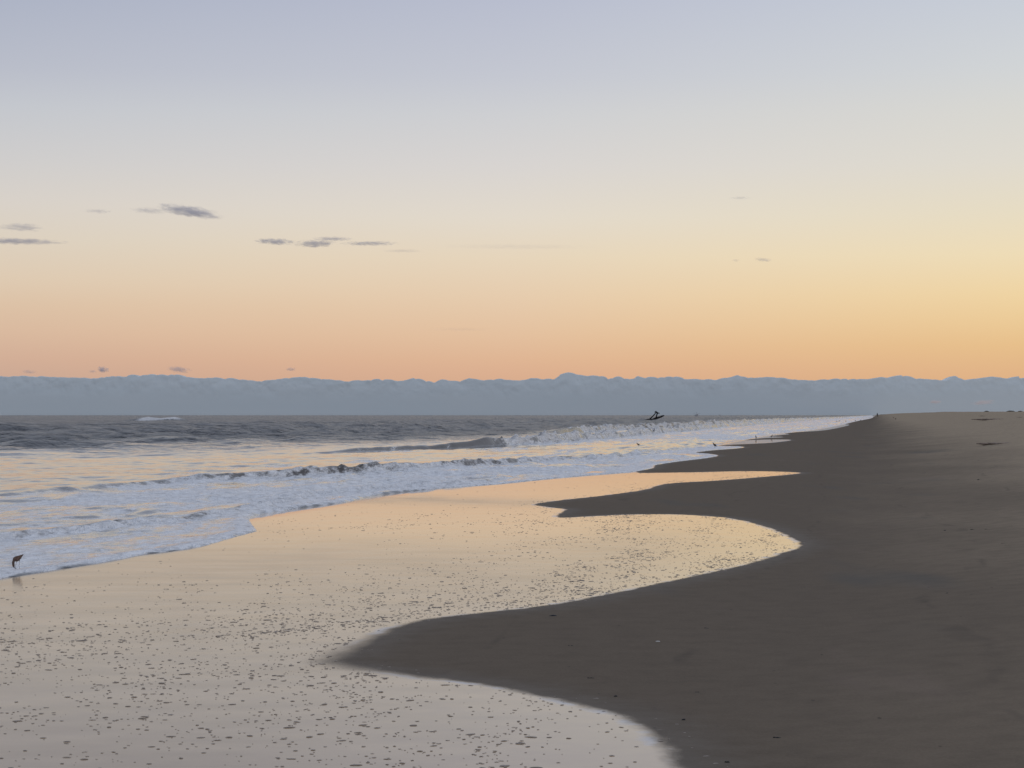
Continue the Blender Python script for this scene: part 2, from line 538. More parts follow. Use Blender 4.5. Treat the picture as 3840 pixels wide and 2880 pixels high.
def build_sea():
    rows = [12.0]
    while rows[-1] < 42000:
        y = rows[-1]
        rows.append(y * (1.0036 if y < 260 else (1.008 if y < 1200 else 1.05)))
    rows = np.array(rows)
    cols = [4.0]
    while cols[-1] > -30: cols.append(cols[-1] - 0.085)
    st = 0.085
    while cols[-1] > -26000:
        st *= 1.017; cols.append(cols[-1] - st)
    cols = np.array(cols)[::-1]
    Sg, Yg = np.meshgrid(cols, rows)
    sp = np.abs(np.gradient(cols))[None, :] * np.ones_like(Yg)
    ty = np.gradient(rows)[:, None] * np.ones_like(Yg)
    Xg = Sg + SK * Yg
    F = grid_faces(len(rows), len(cols))
    wedge = (np.abs(Xg) < 0.36 * Yg + 5).ravel()
    F = F[wedge[F].all(1)]
    used = np.zeros(wedge.shape, bool); used[F.ravel()] = True
    F = (np.cumsum(used) - 1)[F]
    Sg, Yg, Xg, sp, ty = [q.ravel()[used] for q in (Sg, Yg, Xg, sp, ty)]
    # distance to the water's edge
    ded = np.full(Xg.shape, -50.0)
    msk = Sg > -22
    ded[msk] = sdf(Xg[msk], Yg[msk], edge_poly)
    ins = -ded
    z = np.zeros_like(Xg); foam = np.zeros_like(Xg); turb = np.zeros_like(Xg); face = np.zeros_like(Xg)
    sea = sstep(-9.5, -17.0, Sg)
    # swell and chop
    ph = Sg + 3.5 * (fbm(Yg * 0.022, Sg * 0.012, 41, 3) - 0.5) * 2
    ampn = fbm(Yg * 0.03, Sg * 0.05, 42, 3)
    fade = lambda wl: sstep(wl * 0.5, wl * 0.2, sp) * sstep(wl * 1.6, wl * 0.5, ty * 0.2)
    far = sstep(-24, -55, Sg) * sstep(60, 110, Yg)
    z += sea * fade(24) * (0.05 + 0.28 * far) * np.maximum(ampn - 0.28, 0) * 2 * (np.sin(ph * 2 * np.pi / 24.0) + 0.35 * np.sin(ph * 4 * np.pi / 24.0 + 1))
    z += sea * fade(9) * (0.02 + 0.07 * far) * np.sin(ph * 2 * np.pi / 9.0 + 4 * ampn) * fbm(Yg * 0.08, Sg * 0.1, 43, 2)
    chop = fbm(Sg * 0.9, Yg * 0.55, 44, 3) - 0.5
    z += sea * (0.095 + 0.20 * far) * chop * sstep(1.0, 0.3, sp)
    chopl = fbm(Sg * 0.28, Yg * 0.12, 46, 3) - 0.5
    z += sea * (0.14 + 1.0 * far) * chopl * sstep(3.0, 1.0, sp)
    chop2 = fbm(Sg * 2.8, Yg * 1.7, 45, 2) - 0.5
    z += (0.35 + 0.65 * sea) * 0.022 * chop2 * sstep(0.4, 0.12, sp) * sstep(0.0, 1.5, ins)

    def add(kt, ks, A, wd, back, me, seed, amp_t, foam_t, trail, rough=0.5):
        nonlocal z, foam, turb, face
        At = np.interp(Yg, *amp_t)
        Ft = np.interp(Yg, *foam_t)
        Am = At * (0.5 + 0.95 * fbm(Yg * 0.22, Yg * 0 + 0.7, seed + 3, 4))
        h, d = bore(Sg, Yg, kt, ks, 1.0, wd, back, me, seed)
        h = h * Am
        z = z + h
        lim = wd * (0.55 + 2.2 * fbm(Yg * 0.45, Sg * 0.6, seed + 8, 3) ** 1.5)
        front = sstep(-lim - 0.25 * wd, -lim + 0.25 * wd, d) * sstep(0.35, -0.02, d)
        blot = sstep(0.36, 0.56, fbm(Yg * 0.55, Sg * 3.0, seed + 6, 5, 0.7))
        crest = front * Ft * ((0.30 if A > 0.4 else 0.5) + 0.66 * blot) * np.clip(At / (0.45 * A + 1e-6), 0, 1)
        foam = np.maximum(foam, crest)
        turb = np.maximum(turb, front * Ft * (0.4 * At + 0.6 * Am) * rough)
        tr = sstep(-0.3, 0.05, d) * sstep(trail, 0.0, d) * Ft * np.clip(At / (0.45 * A + 1e-6), 0, 1)
        foam = np.maximum(foam, tr * 0.72)
        bare = sstep(-wd * 2.2, -wd * 1.1, d) * sstep(0.0, -wd * 0.5, d) * np.clip(At / (0.45 * A + 1e-6), 0, 1) * (1 - blot) * (1.0 if A > 0.2 else 0.25)
        foam = foam * (1 - (0.30 if A < 0.4 else 0.6) * bare)
        face = np.maximum(face, sstep(-wd * 2.2, -wd * 0.8, d) * sstep(0.05, -wd * 0.3, d) * np.clip(At / (0.45 * A + 1e-6), 0, 1))
        bk = sstep(-back * 2.5 - wd, -wd, d) * sstep(0.1, -wd, d) * Ft
        foam = np.maximum(foam, bk * 0.24 * np.clip(At / (0.45 * A + 1e-6), 0, 1))

    # main breaker: smooth dark face, then tumbling white further down the beach
    add([60, 85, 93, 102, 110, 122, 162, 250, 2000], [-27, -24, -21.5, -19.6, -18.2, -17.6, -17.4, -18.5, -18.5], 0.5, 0.42, 2.2, 0.25, 51,
        ([0, 88, 93, 99, 108, 125, 250, 1500, 4000], [0, 0.0, 0.16, 0.30, 0.36, 0.42, 0.42, 0.5, 0]), ([0, 88, 92, 97, 107, 112, 4000], [0, 0.0, 0.35, 0.0, 0.02, 1, 1]), 5.0)
    # second line outside it
    add([150, 190, 230, 2500], [-25.5, -25.5, -25.5, -27], 0.6, 0.8, 2.6, 0.4, 61,
        ([0, 170, 195, 600, 3000], [0, 0, 0.55, 0.6, 0]), ([0, 180, 200, 4000], [0, 0.1, 0.95, 1]), 6.0)
    # inner bore
    add([30, 43, 51, 57, 62, 66, 73, 77, 90, 130], [-17.5, -16.7, -16.5, -14.4, -13.2, -12.4, -11.3, -9.8, -9.2, -8.6], 0.33, 0.30, 1.3, 0.22, 71,
        ([0, 36, 44, 51, 56, 62, 75, 88, 120], [0, 0.02, 0.04, 0.07, 0.17, 0.20, 0.18, 0.09, 0]), ([0, 40, 50, 55, 200], [0.7, 0.75, 0.9, 1, 1]), 4.0)
    # last small bore running up the sand
    add([15, 20, 27, 31, 35, 39, 44, 47, 51, 60], [-11.8, -11.4, -11.0, -10.5, -10.3, -10.5, -11.2, -10.7, -9.3, -8.6], 0.15, 0.19, 0.8, 0.12, 81,
        ([0, 14, 24, 40, 52, 60], [0, 0.075, 0.085, 0.08, 0.07, 0]), ([0, 200], [1, 1]), 1.2)
    # whitecap far out
    tt = Yg - 597 - 0.25 * (Xg + 97)
    wx = (Xg + 97) / 6.0
    cap = np.exp(-(tt / 5.0) ** 2) * sstep(-1.5, -0.1, wx) ** 0.8 * sstep(1.02, 0.86, wx)
    z += (1.35 + 1.6 * (fbm(Xg * 1.4, Yg * 0.3, 33, 4, 0.65) - 0.5)) * cap
    foam = np.maximum(foam, 1.05 * sstep(0.10, 0.35, cap) * (wx > -0.8))
    turb = np.maximum(turb, 0.2 * sstep(0.1, 0.3, cap))
    capm = sstep(0.12, 0.3, cap)
    # foam left in the surf zone
    b2 = np.interp(Yg, [30, 43, 51, 57, 62, 66, 73, 77, 90, 130], [-17.3, -16.6, -16.5, -14.2, -13, -12.2, -11.1, -9.6, -9.2, -8.6])
    lace = fbm(Sg * 0.55, Yg * 0.22, 91, 4)
    inner = sstep(-0.6, 0.3, Sg - b2) * sstep(0.0, 0.25, ins)
    foam = np.maximum(foam, inner * (0.42 + 0.44 * sstep(0.3, 0.65, lace)))
    lo = sstep(105, 150, Yg) * sstep(-17.5, -15.5, Sg) * sstep(0, 0.3, ins)
    foam = np.maximum(foam, lo * (0.45 + 0.4 * sstep(0.32, 0.62, lace)))
    mid = sstep(-24, -19, Sg) * sstep(-0.5, -2.5, Sg - b2)
    foam = np.maximum(foam, mid * 0.55 * sstep(0.52, 0.72, fbm(Sg * 0.8, Yg * 0.12, 95, 4)))
    # thin sheet between the last bore and the sand, left
    b3 = np.interp(Yg, [15, 20, 27, 31, 35, 39], [-11.8, -11.4, -11.0, -10.5, -10.3, -10.2])
    sheet = sstep(0.1, 0.5, Sg - b3) * sstep(41, 37, Yg) * sstep(0, 0.05, ins)
    foam = np.where(sheet > 0.02, foam * (1 - sheet) + sheet * (0.48 + 0.20 * lace), foam)
    # leading lip
    lip = sstep(0.0, 0.05, ins) * sstep(0.42, 0.16, ins) * sstep(150, 60, Yg)
    foam = np.maximum(foam, lip * 1.25 * sstep(0.12, 0.4, fbm(Yg * 0.5, Xg * 0.5, 97, 3)))
    # small steep wavelets running through the white water
    wl = (fbm(Sg * 1.3, Yg * 0.42, 101, 3, 0.6) - 0.5) * sstep(0.3, 1.5, ins) * (1 - sea)
    wl = np.where(sheet > 0.02, wl * 0.25, wl)
    z += 0.26 * wl
    foam = foam * (1 - 0.75 * sstep(0.06, 0.2, np.abs(wl - 0.12)) * sstep(0.0, 0.1, wl) * (1 - lip))
    # churned relief where it tumbles
    z += turb * (fbm(Sg * 2.6, Yg * 1.9, 98, 4, 0.65) - 0.45) * 2.6
    z += 0.05 * foam * sstep(0.2, 0.7, foam) * (fbm(Sg * 3.0, Yg * 2.2, 99, 3) - 0.4) * sstep(0.3, 0.1, sp) * sstep(0.1, 0.8, ins)
    # thickness of the running sheet and its rounded nose
    nose = np.sqrt(np.clip(ins / 0.16, 0, 1))
    base = 0.010 + 0.028 * sstep(0.0, 3.5, ins) + 0.020 * lip
    z = np.where(ins > 0, z * sstep(0, 0.8, ins) + base * nose, -0.03 - 0.1 * np.clip(-ins, 0, 2))
    co = np.stack([Xg.ravel(), Yg.ravel(), z.ravel()], 1)
    insf = ins.ravel()
    keep = (insf[F].max(1) > -0.9)
    F = F[keep]
    used = np.zeros(len(co), bool); used[F.ravel()] = True
    remap = np.cumsum(used) - 1
    F = remap[F]
    foam = np.clip(foam, 0, 1)
    sw = fbm(Sg * 0.06, Yg * 0.012, 48, 4) - 0.5
    farv = sstep(-19.5, -40, Sg + 22 * sw) * sstep(70, 165, Yg + 90 * sw)
    farv = np.clip(farv * 1.0 + 0.35 * sstep(-24, -50, Sg) * sstep(0.05, 0.25, sw), 0, 1)
    o = fast_mesh('sea', co[used], F, M_sea, {'foam': foam.ravel()[used], 'far': farv.ravel()[used], 'turb': turb.ravel()[used], 'face': face.ravel()[used]})
    tag(o, kind='structure')
    return o


def make_sea_mat():
    m, nt, out = mat_new('sea_water')
    b = NB(nt)
    co = b.coords()
    foam = b.attr('foam'); far = b.attr('far'); turb = b.attr('turb')
    R = (0, 0, math.radians(9.4))
    rip = b.noise(b.coords((1, 0.5, 1), R), 2.6, 4.0, 0.62)
    rip2 = b.noise(b.coords((1, 0.35, 1), R), 0.5, 4.0, 0.6)
    rip3 = b.noise(b.coords((1, 0.5, 1), R), 0.09, 4.0, 0.6)
    pw = b.n('ShaderNodeBsdfPrincipled')
    face = b.attr('face')
    b.l(b.mix(face, (0.018, 0.022, 0.029, 1), (0.050, 0.036, 0.027, 1)), pw.inputs['Base Color'])
    pw.inputs['IOR'].default_value = 1.333
    b.l(b.math('ADD', b.ss(far, 0.0, 1.0, 0.05, 0.30), b.math('MULTIPLY', face, 0.12)), pw.inputs['Roughness'])
    h = b.math('ADD', b.math('MULTIPLY', rip, b.math('MULTIPLY_ADD', far, 0.30, 0.020)), b.math('MULTIPLY', b.math('MULTIPLY', rip2, far), 1.3))
    h = b.math('ADD', h, b.math('MULTIPLY', b.math('MULTIPLY', rip3, far), 5.0))
    # churned, sandy faces carry little mirror
    b.l(b.math('MULTIPLY', b.ss(far, 0.0, 1.0, 0.5, 0.34), b.math('MULTIPLY_ADD', face, -0.4, 1.0)), pw.inputs['Specular IOR Level'])
    b.l(b.bump(h, 1.0, 1.0), pw.inputs['Normal'])
    # lace on the flat water, lumpy froth on the tumbling faces
    f1 = b.noise(b.coords((1.0, 0.22, 1), R), 1.9, 5.0, 0.66, 0.5)
    f2 = b.noise(b.coords((1.0, 0.5, 1.6)), 6.5, 4.0, 0.7, 0.4)
    fl = b.math('ADD', b.math('MULTIPLY', f1, 0.72), b.math('MULTIPLY', f2, 0.28))
    fn = b.math('MULTIPLY_ADD', b.math('SUBTRACT', f2, fl), b.math('MULTIPLY', turb, 3.0, clamp=True), fl)
    fm = b.ss(b.math('ADD', foam, b.math('MULTIPLY', b.math('SUBTRACT', fn, 0.5), 2.6)), 0.25, 0.75)
    fm = b.math('MULTIPLY', fm, b.ss(foam, 0.02, 0.15))
    pf = b.n('ShaderNodeBsdfPrincipled')
    tb = b.math('MULTIPLY', turb, 4.0, clamp=True)
    fc = b.mix(b.math('MULTIPLY', tb, 0.75), b.mix(b.ss(f2, 0.25, 0.6), (0.60, 0.60, 0.61, 1), (0.93, 0.93, 0.94, 1)),
               b.mix(b.ss(f2, 0.35, 0.62), (0.30, 0.272, 0.24, 1), (0.82, 0.79, 0.76, 1)))
    b.l(fc, pf.inputs['Base Color'])
    pf.inputs['Roughness'].default_value = 0.7
    pf.inputs['Specular IOR Level'].default_value = 0.2
    b.l(b.bump(f2, 1.0, 0.12), pf.inputs['Normal'])
    mx = b.n('ShaderNodeMixShader')
    b.l(b.math('MULTIPLY', fm, 0.94), mx.inputs[0]); b.l(pw.outputs[0], mx.inputs[1]); b.l(pf.outputs[0], mx.inputs[2])
    b.l(mx.outputs[0], out.inputs[0])
    return m


M_sand = make_sand_mat()
M_sea = make_sea_mat()
build_beach()
build_sea()


# ------------------------------------------------------------------ flecks of foam stranded on the wet sand
def build_flecks():
    N = 420000
    y = 8.0 * (95.0 / 8.0) ** rng.random(N) 
    x = (rng.random(N) * 2 - 1) * 0.26 * y
    s = x - SK * y
    keep = (s < 1.2) & (s > -9.5)
    x, y, s = x[keep], y[keep], s[keep]
    D = sdf(x, y, shore_poly); E = sdf(x, y, edge_poly)
    clump = sstep(0.36, 0.66, fbm(s * 1.4, y * 0.22, 5, 4))
    fine = sstep(0.35, 0.6, fbm(x * 3.2, y * 1.3, 6, 3))
    # sampling density goes as 1 / (0.52 y^2): divide it out for an even cover per square metre
    A = 0.52 * y * y * math.log(95.0 / 8.0)
    dens = np.where(y < 20, 300.0, 330.0) * (0.25 + 0.75 * clump) * (0.3 + 0.7 * fine)
    rimw = np.where(y < 21, 4.0, np.where(y < 34, 3.2, np.where(y < 40, 1.6, 0.5)))
    dens = dens * (0.05 + np.exp(-np.maximum(-D, 0) / rimw)) * (1 - 0.75 * sstep(-3.6, -6.0, s) * sstep(15, 19, y)) 
    dens = dens * np.where((y > 36) & (y < 45), 0.5, 1.0) * sstep(95, 55, y)
    # smooth mirror between the two swashes
    dens = dens * (1 - 0.93 * np.exp(-((y - 25.5) / 4.0) ** 2 - ((s + 6.3) / 2.6) ** 2))
    ok = (D < np.where(y < 15, 0.24, 0.10)) & (E > 0.15)
    dens = np.where(D > -0.04, dens * 0.25, dens)
    p = dens * A / N
    pick = ok & (rng.random(len(x)) < p)
    P = list(zip(x[pick], y[pick]))
    # windrows of foam
    for line, dens_l, jit in (([(-60, 2422), (150, 2412), (500, 2402), (850, 2385), (1150, 2356), (1420, 2322)], 48, 0.05),
                              ([(820, 1999), (1050, 1990), (1400, 1975), (1750, 1960), (2050, 1950)], 26, 0.10),
                              ([(900, 2165), (1150, 2140), (1400, 2128)], 5, 0.12), ([(-40, 2480), (300, 2452), (700, 2440), (1100, 2420)], 10, 0.2),
                              ([(0, 2560), (500, 2545), (1000, 2562), (1500, 2590)], 10, 0.2),
                              ([(1500, 2330), (2000, 2262), (2400, 2190), (2750, 2112)], 16, 0.10)):
        g = to_ground(line, 12)
        for (ax, ay), (bx, by) in zip(g[:-1], g[1:]):
            L = math.hypot(bx - ax, by - ay)
            for _ in range(rng.poisson(dens_l * L)):
                t = rng.random()
                P.append((ax + (bx - ax) * t + rng.normal() * jit * 0.5, ay + (by - ay) * t + rng.normal() * jit * 2))
    n = 10
    ring = np.array([[math.cos(2 * math.pi * k / n), math.sin(2 * math.pi * k / n)] for k in range(n)])
    V = []; F3 = []
    levels = ((1.0, 0.0), (0.92, 0.45), (0.62, 0.82), (0.25, 0.98))
    vbase = 0
    for (px, py) in P:
        w_ = min(0.0036 * math.exp(rng.normal() * 0.48), 0.0095)
        if rng.random() < 0.02: w_ *= 1.4
        lx = w_ * (1.25 + rng.random() * (2.4 if rng.random() < 0.35 else 0.9))
        ly = w_ * (0.75 + rng.random() * 0.6)
        hz = min(0.30 * w_ + 0.0008, 0.006) * (0.7 + 0.5 * rng.random())
        ang = math.radians(8) + rng.normal() * 0.3
        ca, sa = math.cos(ang), math.sin(ang)
        jit = 1 + 0.18 * rng.normal(size=n)
        z0 = float(0.001)
        for r, zz in levels:
            q = ring * np.array([lx, ly]) * r * jit[:, None]
            X = px + q[:, 0] * ca - q[:, 1] * sa; Y = py + q[:, 0] * sa + q[:, 1] * ca
            V.append(np.stack([X, Y, np.full(n, z0 + hz * zz)], 1))
        V.append(np.array([[px, py, z0 + hz * 1.02]]))
        for L in range(3):
            a = vbase + L * n
            for k in range(n):
                k2 = (k + 1) % n
                F3.append((a + k, a + k2, a + n + k2)); F3.append((a + k, a + n + k2, a + n + k))
        a = vbase + 3 * n; top = vbase + 4 * n
        for k in range(n): F3.append((a + k, a + (k + 1) % n, top))
        vbase += 4 * n + 1
    co = np.concatenate(V); 
    zz = beach_z(co[:, 0], co[:, 1])
    co[:, 2] += zz
    m, nt, out = mat_new('stranded_foam')
    b = NB(nt)
    p = b.n('ShaderNodeBsdfPrincipled')
    nz = b.noise(b.coords(), 60.0, 3.0, 0.6)
    b.l(b.mix(nz, (0.19, 0.148, 0.11, 1), (0.46, 0.40, 0.345, 1)), p.inputs['Base Color'])
    p.inputs['Roughness'].default_value = 0.6
    p.inputs['Specular IOR Level'].default_value = 0.25
    b.l(b.bump(nz, 0.4, 0.004), p.inputs['Normal'])
    b.l(p.outputs[0], out.inputs[0])
    o = fast_mesh('foam_flecks', co, np.array(F3), m)
    tag(o, 'flecks of sea foam scattered over the wet mirror-like sand', 'foam', kind='stuff')
    print('flecks', len(P))


build_flecks()


# ------------------------------------------------------------------ clouds
def cloud_mat(name, col, sigma, nscale, lo, hi, seed):
    m, nt, out = mat_new(name)
    b = NB(nt)
    tc = b.n('ShaderNodeTexCoord')
    mp = b.n('ShaderNodeMapping'); mp.inputs['Location'].default_value = (seed * 3.1, seed * 1.7, seed)
    mp.inputs['Scale'].default_value = nscale
    b.l(tc.outputs['Object'], mp.inputs['Vector'])
    ln = b.n('ShaderNodeVectorMath', operation='LENGTH'); b.l(tc.outputs['Object'], ln.inputs[0])
    nz = b.noise(mp.outputs[0], 1.0, 4.0, 0.62)
    shape = b.math('ADD', b.math('SUBTRACT', 1.0, ln.outputs['Value']), b.math('MULTIPLY', b.math('SUBTRACT', nz, 0.5), 2.2))
    d = b.math('MULTIPLY', b.ss(shape, lo, hi), sigma)
    d = b.math('MULTIPLY', d, b.ss(ln.outputs['Value'], 1.0, 0.8))
    v = b.n('ShaderNodeVolumePrincipled')
    v.inputs['Color'].default_value = col
    v.inputs['Anisotropy'].default_value = 0.2
    b.l(d, v.inputs['Density'])
    b.l(v.outputs[0], out.inputs['Volume'])
    return m


def unit_ball(name, mat):
    bm = bmesh.new()
    bmesh.ops.create_icosphere(bm, subdivisions=3, radius=1.0)
    return bm_obj(name, bm, mat)


CLOUDS = [
    # u0, v0, u1, v1, optical depth, tilt (px rise over width), label
    (-150, 888, 240, 920, 2.6, 8, 'long flat violet grey cloud streak cut by the left edge of the sky'),
    (0, 828, 160, 876, 1.1, 4, 'pale ragged puff of cloud just above the long streak at the left edge'),
    (318, 780, 418, 804, 0.7, 3, 'faint wisp of cloud, leftmost of the high row'),
    (490, 772, 630, 808, 0.8, 8, 'faint ragged wisp left of the dark slanting cloud'),
    (596, 762, 832, 824, 2.9, 36, 'dark violet cloud slanting down to the right, highest in the sky'),
    (955, 888, 1110, 924, 2.2, 6, 'small grey cloud at the left end of the middle chain'),
    (1104, 893, 1258, 934, 2.3, -4, 'humped grey cloud in the middle chain with a lump on top'),
    (1172, 884, 1322, 907, 1.7, 1, 'thin brownish cloud streak lying over the middle chain'),
    (1280, 902, 1490, 924, 1.9, -1, 'slim grey cloud tapering at the right end of the middle chain'),
    (1430, 932, 1590, 950, 0.45, 1, 'very faint cloud thread below and right of the middle chain'),
    (1640, 912, 2230, 938, 0.22, 2, 'long barely visible veil trailing off to the right of the middle chain'),
    (1600, 1226, 1860, 1244, 0.16, 1, 'faint flat veil low in the peach sky above the middle of the bank'),
    (2735, 734, 2815, 750, 0.5, -1, 'barely visible wisp high over the shipwreck'),
    (2744, 970, 2774, 984, 0.45, 2, 'tiny faint cloud fleck left of the small grey cloud in the yellow sky'),
    (2830, 962, 2894, 986, 0.8, 6, 'small grey cloud alone in the yellow part of the sky'),
    (78, 1382, 138, 1406, 0.8, 6, 'small grey scrap of cloud above the bank at far left'),
    (332, 1384, 364, 1402, 0.8, 0, 'small scrap of cloud touching the round puff on its left'),
    (362, 1369, 408, 1403, 2.4, 3, 'round blue grey puff of cloud floating above the cloud bank'),
    (624, 1368, 716, 1404, 1.6, 9, 'ragged grey puff slanting down, above the bank right of the round puff'),
    (1070, 1375, 1112, 1395, 1.3, 0, 'small oval puff above the bank, alone against the pink sky'),
]
for i, (u0, v0, u1, v1, tau, tilt, lab) in enumerate(CLOUDS):
    y = 21000.0
    c = at((u0 + u1) / 2, (v0 + v1) / 2, y)
    rx = (u1 - u0) / 2 / FPX * y * 1.22
    rz = (v1 - v0) / 2 / FPX * y * 0.85
    ry = min(max(rx * 0.6, rz), 260.0)
    asp = rx / rz
    mat = cloud_mat('cloud_vapour', (0.80, 0.79, 0.86, 1), 0.6 * tau / ry, (1.3 + 0.5 * asp, 1.2, 2.4), 0.05, 0.95, i + 1)
    o = unit_ball('cloud', mat)
    o.location = c; o.scale = (rx, ry, rz)
    o.rotation_euler = (0, math.atan2(tilt, (u1 - u0)), 0)
    tag(o, lab, 'cloud', 'small clouds in the evening sky')

for (u0, v0, u1, v1, tau, tilt, lab) in [
        (3480, 1499, 3535, 1516, 0.9, 0, 'small pinkish wisp low in front of the cloud bank, left one'),
        (3630, 1498, 3745, 1520, 0.8, -9, 'longer pinkish wisp low in front of the cloud bank over the dune')]:
    y = 19000.0
    c = at((u0 + u1) / 2, (v0 + v1) / 2, y)
    rx = (u1 - u0) / 2 / FPX * y; rz = (v1 - v0) / 2 / FPX * y; ry = rx * 0.6
    mat = cloud_mat('pink_lit_vapour', (1.0, 0.86, 0.82, 1), tau / ry, (1.6, 1.2, 1.4), 0.0, 0.8, 40 + u0 % 7)  # pink of the evening light is put into the vapour colour
    o = unit_ball('cloud', mat)
    o.location = c; o.scale = (rx, ry, rz); o.rotation_euler = (0, math.atan2(tilt, (u1 - u0)), 0)
    tag(o, lab, 'cloud', 'pink wisps before the cloud bank')

BANK = [(0, 1409), (176, 1411), (329, 1416), (411, 1409), (564, 1406), (635, 1402), (705, 1416), (793, 1415), (970, 1428), (1117, 1411),
        (1234, 1422), (1300, 1428), (1417, 1421), (1506, 1429), (1547, 1418), (1629, 1434), (1653, 1421), (1723, 1429), (1758, 1415), (1811, 1423),
        (1876, 1419), (1946, 1428), (1993, 1418), (2082, 1418), (2105, 1402), (2135, 1395), (2182, 1405), (2205, 1409), (2229, 1406),
        (2287, 1418), (2323, 1415), (2381, 1423), (2396, 1412), (2446, 1418), (2534, 1413), (2600, 1421), (2706, 1421), (2774, 1407),
        (2813, 1416), (2869, 1412), (2914, 1412), (3020, 1424), (3160, 1421), (3245, 1421), (3368, 1413), (3396, 1406), (3441, 1416),
        (3564, 1424), (3598, 1408), (3637, 1423), (3710, 1412), (3777, 1413), (3805, 1420), (3840, 1410)]


def build_bank():
    R = 24000.0
    us = np.concatenate([np.linspace(-9000, -100, 500), np.arange(-97, 3940, 3.0), np.linspace(3943, 12800, 500)])
    bu = np.array([p[0] for p in BANK], float); bv = np.array([p[1] for p in BANK], float)
    inf = (us >= 0) & (us <= 3840)
    base = np.where(inf, np.interp(us, bu, bv), 1417 + 16 * (fbm(us / 160.0, us * 0 + 0.3, 77, 4) - 0.5) * 2)
    # puffs: many small round heads along the top
    pr = np.random.default_rng(5)
    puff = np.zeros_like(us)
    for _ in range(2600):
        c0 = pr.uniform(-9000, 12800); r = 5 + 16 * pr.random() ** 2
        m_ = np.abs(us - c0) < r
        puff[m_] = np.maximum(puff[m_], 0.34 * np.sqrt(r * r - (us[m_] - c0) ** 2) * pr.uniform(.5, 1.1))
    big = fbm(us / 300.0, us * 0 + 9.1, 79, 2)
    top = (HOR - base) - 3 + puff * (0.35 + 1.1 * big)
    H = top / FPX * R
    KF, KB = 46, 8
    K = KF + KB
    X = np.zeros((K, len(us))); Y = X.copy(); Z = X.copy()
    for k in range(K):
        if k < KF:
            f = k / (KF - 1)
            lump = (fbm(us / 48.0, us * 0 + f * 3.2, 80, 4, 0.55) - 0.5) * 40 * float(sstep(0.4, 0.95, f))
            zz = -20 + (H + 20) * f
            g_ = np.clip(zz / 430.0, 0, 1.3)
            Yv = R + 200 * g_ + 35 * g_ ** 4 - lump
        else:
            f = (k - KF + 1) / KB
            Yv = R + 340 + 1500 * f
            zz = H * (1 - 0.5 * f * f) - 6 * f
        X[k] = (us - 1920) / FPX * R
        Y[k] = Yv
        Z[k] = CAM_H + zz
    co = np.stack([X.ravel(), Y.ravel(), Z.ravel()], 1)
    m, nt, out = mat_new('cloud_bank')
    b = NB(nt)
    d = b.n('ShaderNodeBsdfDiffuse'); d.inputs[1].default_value = 1.0
    cc = b.coords((0.25, 1, 2.0))
    nz = b.noise(cc, 0.0022, 5.0, 0.6)
    b.l(b.mix(nz, (0.80, 0.87, 0.885, 1), (0.86, 0.90, 0.90, 1)), d.inputs[0])
    b.l(d.outputs[0], out.inputs[0])
    o = fast_mesh('cloud_bank', co, grid_faces(K, len(us)), m)
    tag(o, 'long low blue grey cloud bank with a lumpy top lying on the sea horizon', 'cloud bank')


build_bank()

# ------------------------------------------------------------------ the wreck
M_rust = simple_mat('wet_black_iron', (0.012, 0.010, 0.010), 0.75, 0.2, 0.5, 3.0)
M_barn = simple_mat('barnacled_iron', (0.016, 0.013, 0.012), 0.9, 0.1, 0.5, 6.0)


